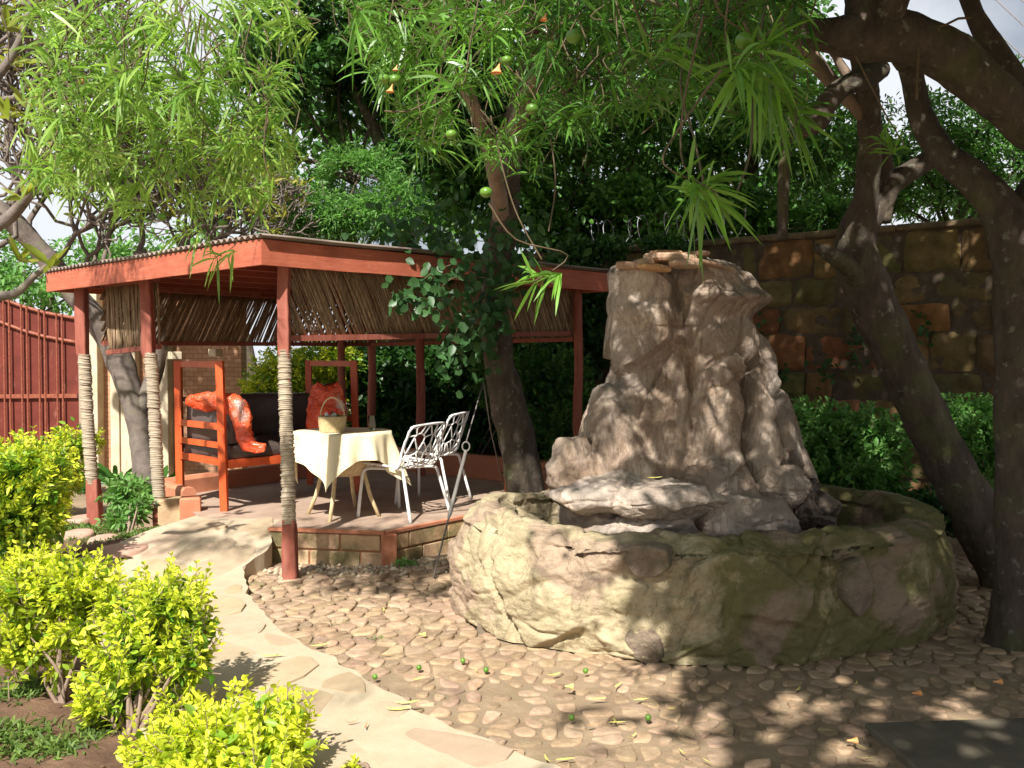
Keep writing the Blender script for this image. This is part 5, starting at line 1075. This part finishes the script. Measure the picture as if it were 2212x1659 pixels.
p = G(60, 1260); shrub('golden_shrub', 'large golden green bush at the left edge before the red gate', (p.x - .3, p.y, 0), [B(40, 1020, 6.2, 105, 62, .35), B(30, 1110, 6.1, 110, 70, .35), B(20, 1180, 6.0, 80, 50, .3), B(-70, 1100, 6.2, 100, 120, .35), B(95, 1050, 6.1, 50, 45, .2)], 900, .07, M['lf_gold'], group=GG, seed=4, shoots=120, hb=-.1, core=2200, slen=.2, tipv=.1)
for i_, (x_, y_) in enumerate(((-4.3, 5.4), (-5.2, 7.2), (-4.4, 8.8), (-3.4, 4.0))):
    shrub('golden_shrub', ('round golden shrub beyond the left bush', 'second golden shrub toward the gate', 'golden shrub nearest the red gate', 'golden shrub at the left edge of the soil bed')[i_], (x_, y_, 0), [(x_, y_, .5, .34, .34, .34), (x_ + .2, y_ + .1, .75, .25, .25, .2), (x_ - .2, y_, .65, .25, .25, .22)], 260, .065, M['lf_gold'], group=GG, seed=30 + i_, hb=.0, core=500)
p = G(762, 1700); shrub('golden_shrub', 'tiny yellow green sprout poking up at the bottom of the path', p, [B(765, 1655, 3.35, 16, 10, .02)], 7, .04, M['lf_gold'], group=GG, seed=5, slen=.09, stems=2, k=4)
p = G(275, 1180); shrub('garden_shrub', 'small pale green shrub between the two left shelter posts', p, [B(270, 1060, 7.9, 50, 35, .2), B(260, 1110, 7.8, 40, 30, .18), B(300, 1090, 7.8, 30, 40, .15)], 75, .085, M['lf_bright'], seed=6, stems=6, ht=.9, hb=.4, slen=.18)
p = Vector((-2.9, 11.9, 0)); shrub('golden_shrub', 'sunlit yellow green shrub seen through the back of the shelter', p, [B(620, 800, 12.0, 75, 55, .4), B(700, 780, 12.2, 60, 50, .4), B(570, 830, 11.9, 50, 40, .35), B(740, 790, 12.3, 50, 50, .4), B(650, 900, 12, 110, 80, .4)], 620, .085, M['lf_gold'], group=GG, seed=7, hb=.3, core=2500, slen=.32)
def hedge(label, blobs, n, core, seed, mat='lf_mid', L=.07, ht=.9):
    cx = sum(b[0] for b in blobs) / len(blobs); cy = sum(b[1] for b in blobs) / len(blobs)
    return shrub('hedge', label, (cx, cy, 0), blobs, n, L, M[mat], 'hedge', None, seed, 14, ht, .0, .2, core=core)
hedge('leafy green hedge clump between the rock and the crooked trunk', [B(1760, 930, 7.9, 90, 70, .35), B(1880, 940, 7.8, 90, 65, .35), B(1840, 1020, 7.7, 140, 60, .35), B(1720, 1010, 8.0, 60, 80, .3), B(1900, 1060, 7.6, 60, 30, .3)], 700, 1800, 11, 'lf_bright', .075, 1.)
hedge('leafy green hedge clump right of the crooked trunk', [B(2090, 910, 7.6, 80, 60, .35), B(2110, 990, 7.5, 80, 60, .35), B(2200, 950, 7.5, 90, 80, .35)], 460, 1200, 12, 'lf_bright', .075, 1.)
hedge('dark green hedge between shelter post and fountain rock', [B(1200, 920, 9.9, 90, 60, .4), B(1190, 1000, 9.8, 110, 60, .4), B(1270, 880, 9.9, 40, 60, .3), B(1150, 820, 10.5, 140, 90, .4)], 420, 3500, 13)
hedge('tall dark hedge behind the right half of the shelter', [B(850, 820, 12.6, 130, 130, .5), B(980, 850, 12.2, 140, 120, .5), B(1100, 740, 12.0, 160, 150, .5), B(900, 940, 12.2, 180, 90, .5), B(1230, 700, 11.5, 110, 130, .4)], 420, 14000, 14, 'lf_dark', .13)
hedge('dark shrubs under the stone wall behind the basin', [B(1900, 1100, 7.5, 140, 40, .3), B(2050, 1100, 7.2, 120, 50, .3)], 120, 1500, 15, 'lf_dark')
# wall creepers
cre = empty('creeper', W(1870, 740, 9.45), 'small creeper sprigs growing out of the stone wall joints', 'vine'); lv = Leaves(71)
for u, v, n_ in ((1865, 720, 26), (1850, 770, 22), (1990, 700, 16), (2000, 730, 10), (1680, 800, 30), (1690, 850, 30), (1790, 800, 30), (1640, 700, 18)):
    s_ = ((u - 1106) / F); 
    # depth of the wall plane along this pixel
    dd_ = ray(u, v); tt_ = ((wa - Vector((0, 0, CZ))).dot(wn) ) / (Vector((dd_.x, dd_.y, 0)).dot(wn)); c = Vector((0, 0, CZ)) + dd_ * tt_ + wn * .08
    lv.put(np.array(c)[None] + lv.rng.normal(size=(n_, 3)) * .09, lv.rng.normal(size=(n_, 3)) + np.array([0, -.5, -.2]), .07, .06, lv.rng.random(n_), .2)
lv.build('foliage', M['lf_ivy'], cre)
# strap-leaved plants near the posts
for i, (u, v, n_, s_, lab) in enumerate(((185, 1065, 26, .55, 'strap-leaved lily clump left of the first rope-wrapped post'), (255, 1060, 30, .62, 'strap-leaved lily clump between the two left posts'), (340, 1075, 24, .55, 'strap-leaved lily clump beside the sofa behind the post'))):
    c = G(u, v); c.z = 0; root = empty('lily_plant', c, lab, 'plant', 'strap-leaved lilies by the shelter'); lv = Leaves(80 + i); r_ = lv.rng
    D = np.stack([r_.normal(0, .5, n_), r_.normal(0, .5, n_), r_.uniform(.6, 1.2, n_)], 1); lv.put(np.array(c)[None] + r_.normal(size=(n_, 3)) * np.array([.05, .05, 0]), D, s_ * r_.uniform(.7, 1.25, n_), .06, r_.random(n_) * .8, .45); lv.build('foliage', M['lf_mid'], root, TL)
# grass tufts and weeds
lv = Leaves(90); r_ = lv.rng
def tuft(cx, cy, sx, sy, n_, h=.05):
    P = np.stack([r_.normal(cx, sx, n_), r_.normal(cy, sy, n_), np.zeros(n_)], 1); P[:, 2] = [bedz(p[0], p[1]) if inpoly(p[0], p[1], BED) else 0 for p in P]
    D = np.stack([r_.normal(0, .6, n_), r_.normal(0, .6, n_), r_.uniform(.4, 1, n_)], 1); l = h * r_.uniform(.5, 1.3, n_); lv.put(P, D, l, l * .13 + .002, r_.random(n_), .3)
for u, v, sx, sy, n_ in ((150, 1155, .3, .12, 900), (280, 1195, .3, .12, 1200), (120, 1170, .35, .2, 700), (330, 1180, .15, .12, 500), (230, 1150, .3, .12, 500), (40, 1510, .12, .10, 500), (20, 1610, .16, .08, 600), (110, 1640, .1, .05, 200), (70, 1640, .12, .05, 200), (200, 1600, .06, .05, 120), (60, 1180, .3, .3, 500)):
    g = G(u, v); tuft(g.x, g.y, sx * .7, sy, n_)
for u, v, n_ in ((545, 1262, 60), (720, 1345, 40), (760, 1480, 40), (820, 1380, 50)):
    g = G(u, v); tuft(g.x, g.y, .05, .04, n_, .025)
tag(lv.build('grass', M['grass'], None, TL), 'thin patches of short grass among the soil and stepping stones', 'grass', kind='stuff')
p = G(875, 1225); wr_ = empty('weed_plant', (p.x, p.y, 0), 'tiny green weed at the foot of the plinth blocks', 'weed'); lv = Leaves(95); crown(lv, [(p.x, p.y, .03, .10, .05, .03)], 170, .028, .6, (.4, 1)); lv.build('foliage', M['lf_bright'], wr_)
# stepping stones
for i, (u, v, a, b, lab) in enumerate(((160, 1168, .17, .13, 'pale round stepping stone in the grass left of the path'), (225, 1196, .13, .10, 'reddish stepping stone between the grass and the path'), (265, 1228, .20, .13, 'large pinkish stepping stone touching the path edge'), (110, 1140, .16, .10, 'far stepping stone beside the large left bush'), (175, 1130, .14, .1, 'small stepping stone in front of the leftmost shelter post'))):
    mb = MB(); c = G(u, v); z0 = bedz(c.x, c.y); rq = random.Random(i); stone(mb, [(c.x + math.cos(t_) * a * rq.uniform(.85, 1.1), c.y + math.sin(t_) * b * 1.7 * rq.uniform(.85, 1.1)) for t_ in np.linspace(0, 2 * PI, 9)[:-1]], .0, z0, .035, rq, (1, 1, 1), .03)
    tag(mb.build('stepping_stone', M['step'], smooth=True), lab, 'stepping stone', 'stepping stones in the garden bed')
# guy wires
gwp = W(1046, 820, 7.25); f0 = G(935, 1252)
gw = empty('guy_rod', f0, 'grey metal guy rod with hook running from the ground to the leaning tree', 'guy wire')
mid = f0.lerp(gwp, .62); mb = MB(); mb.tube([f0, f0.lerp(mid, .45), f0.lerp(mid, .5), mid], [.006, .007, .016, .013], 8); mb.build('rod', M['metal'], gw, True)
mb = MB(); mb.tube([mid + Vector((math.cos(t_) * .028, 0, .03 + math.sin(t_) * .035)) for t_ in np.linspace(-PI / 2, 1.5 * PI, 14)], .006, 6); mb.build('hook', M['metal'], gw, True)
mb = MB(); mb.tube([mid + Vector((0, 0, .06)), gwp], .0055, 6); mb.build('cable', M['metal'], gw, True)
mb = MB(); mb.tube([W(1044, 820, 7.25), W(1060, 930, 7.5), W(1088, 1050, 7.9)], .006, 6); tag(mb.build('guy_cable', M['metal'], smooth=True), 'thin dark cable hanging down close beside the leaning trunk', 'cable')
# overhead wires in the sky, right
for i, (a, b, lab) in enumerate((((2100, 20), (2230, 140), 'overhead power line nearest the arching limb in the corner sky'), ((2130, -20), (2260, 100), 'middle overhead power line across the corner of sky'), ((2170, -30), (2280, 60), 'outermost overhead power line across the corner of sky'))):
    mb = MB(); p, q = W(*a, 20), W(*b, 16); e = (q - p); mb.tube([p - e * 3, p, q, q + e * 3], .012, 5); tag(mb.build('power_line', M['metal']), lab, 'power line')
# fallen leaves, fruit and flowers on the paving
rl = random.Random(77)
def fleaf(u, v, L, ang, mat, lab, grp, curl=.3, z0=.012, wd=.07):
    c = G(u, v); zb = (pz(c.x, c.y) + .008) if inpoly(c.x, c.y, PATH) else z0
    mb = MB(); n_ = 7; vs = []; d = Vector((math.cos(ang), math.sin(ang), 0)); sd_ = Vector((-d.y, d.x, 0)); bend = rl.uniform(-.3, .3)
    for k in range(n_):
        t_ = k / (n_ - 1); w_ = L * wd * math.sin(PI * min(.97, t_ * .92 + .04)); p = Vector((c.x, c.y, zb + .003)) + d * L * (t_ - .5) + sd_ * bend * L * (t_ - .5) ** 2 * 2 + Vector((0, 0, curl * L * (t_ - .5) ** 2))
        vs += [p - sd_ * w_, p + sd_ * w_ + Vector((0, 0, w_ * .4))]
    mb.add(vs, [(2 * k, 2 * k + 2, 2 * k + 3, 2 * k + 1) for k in range(n_ - 1)]); tag(mb.build('fallen_leaf', M[mat], smooth=True), lab, 'leaf', grp)
for _ in range(34):
    while True:
        u, v = rl.uniform(620, 2100), rl.uniform(1290, 1655)
        c = G(u, v)
        if inpoly(c.x, c.y, COB) and not (abs(c.x - 1.16) < 1.4 and abs(c.y - 5.78) < 1.15): break
    fleaf(u, v, rl.uniform(.04, .085), rl.uniform(0, PI), 'oldleaf' if rl.random() < .75 else 'brownleaf', 'narrow yellowed leaf fallen on the cobblestones', 'leaves fallen on the cobbles')
for u, v in ((760, 1480), (880, 1470), (1690, 1400)): pass
for u, v, a in ((880, 1545, .2), (860, 1560, .1), (690, 1400, .5), (590, 1440, .2)): fleaf(u, v, .11, a, 'oldleaf', 'narrow yellowed leaf fallen on the pale flagstone path', 'leaves fallen on the path')
for u, v, a in ((1030, 1490, 1.2), (790, 1600, 1.6), (760, 1590, .4)): fleaf(u, v, .06, a, 'brownleaf', 'small curled brown leaf lying on the pale flagstone path', 'curled leaves on the path', .9)
fleaf(1410, 1040, .1, .2, 'oldleaf', 'yellow leaf lying on the left ledge of the fountain rock', None, .2, .84); 
for o in [bpy.data.objects[k] for k in bpy.data.objects.keys() if k.startswith('fallen_leaf')]:
    if o.get('label', '').startswith('yellow leaf lying on the left ledge'): o.location += Vector(W(1410, 1030, 5.25)) - Vector((G(1410, 1040).x, G(1410, 1040).y, .84)) + Vector((0, -.06, .0))
for u, v in ((1265, 1462), (1400, 1565), (1235, 1565), (1050, 1460), (800, 1500), (810, 1475), (905, 1455), (1000, 1440)):
    c = G(u, v); mb = MB(); mb.lathe((c.x, c.y, .03), [(.001, -.014), (.01, -.011), (.014, 0), (.01, .011), (.001, .013)], 12); tag(mb.build('fallen_fruit', M['fruit'], smooth=True), 'small green fruit fallen on the cobblestones', 'fruit', 'fruit fallen on the cobbles')
for u, v, mt, lab in ((2145, 1490, 'petal', 'small orange flower fallen on dark cobbles at the far right'), (2020, 1358, 'petal', 'small orange flower fallen near the base of the trees'), (1830, 1620, 'petal', 'orange flower fallen on the cobbles at the bottom right'), (1970, 1515, 'petal', 'orange flower fallen left of the dark concrete slab'), (320, 1575, 'white', 'white flower fallen on the brown garden soil'), (1220, 1500, 'oldleaf', 'pale flower fallen on cobbles below the basin'), (905, 1385, 'oldleaf', 'pale trumpet flower fallen on the cobbles left of basin')):
    c = G(u, v); zb = bedz(c.x, c.y) if u < 400 else .02; mb = MB(); n_ = 8; vs = []
    for j, (r_, h) in enumerate(((.1, 0), (.2, .5), (.5, 1.1))):
        for k in range(n_): a = 2 * PI * k / n_; vs.append((c.x + h * .035, c.y + math.cos(a) * r_ * .035, zb + .018 + math.sin(a) * r_ * .03))
    mb.add(vs, [(j * n_ + k, j * n_ + (k + 1) % n_, (j + 1) * n_ + (k + 1) % n_, (j + 1) * n_ + k) for j in range(2) for k in range(n_)]); tag(mb.build('fallen_flower', M[mt], smooth=True), lab, 'flower', 'flowers fallen on the ground')
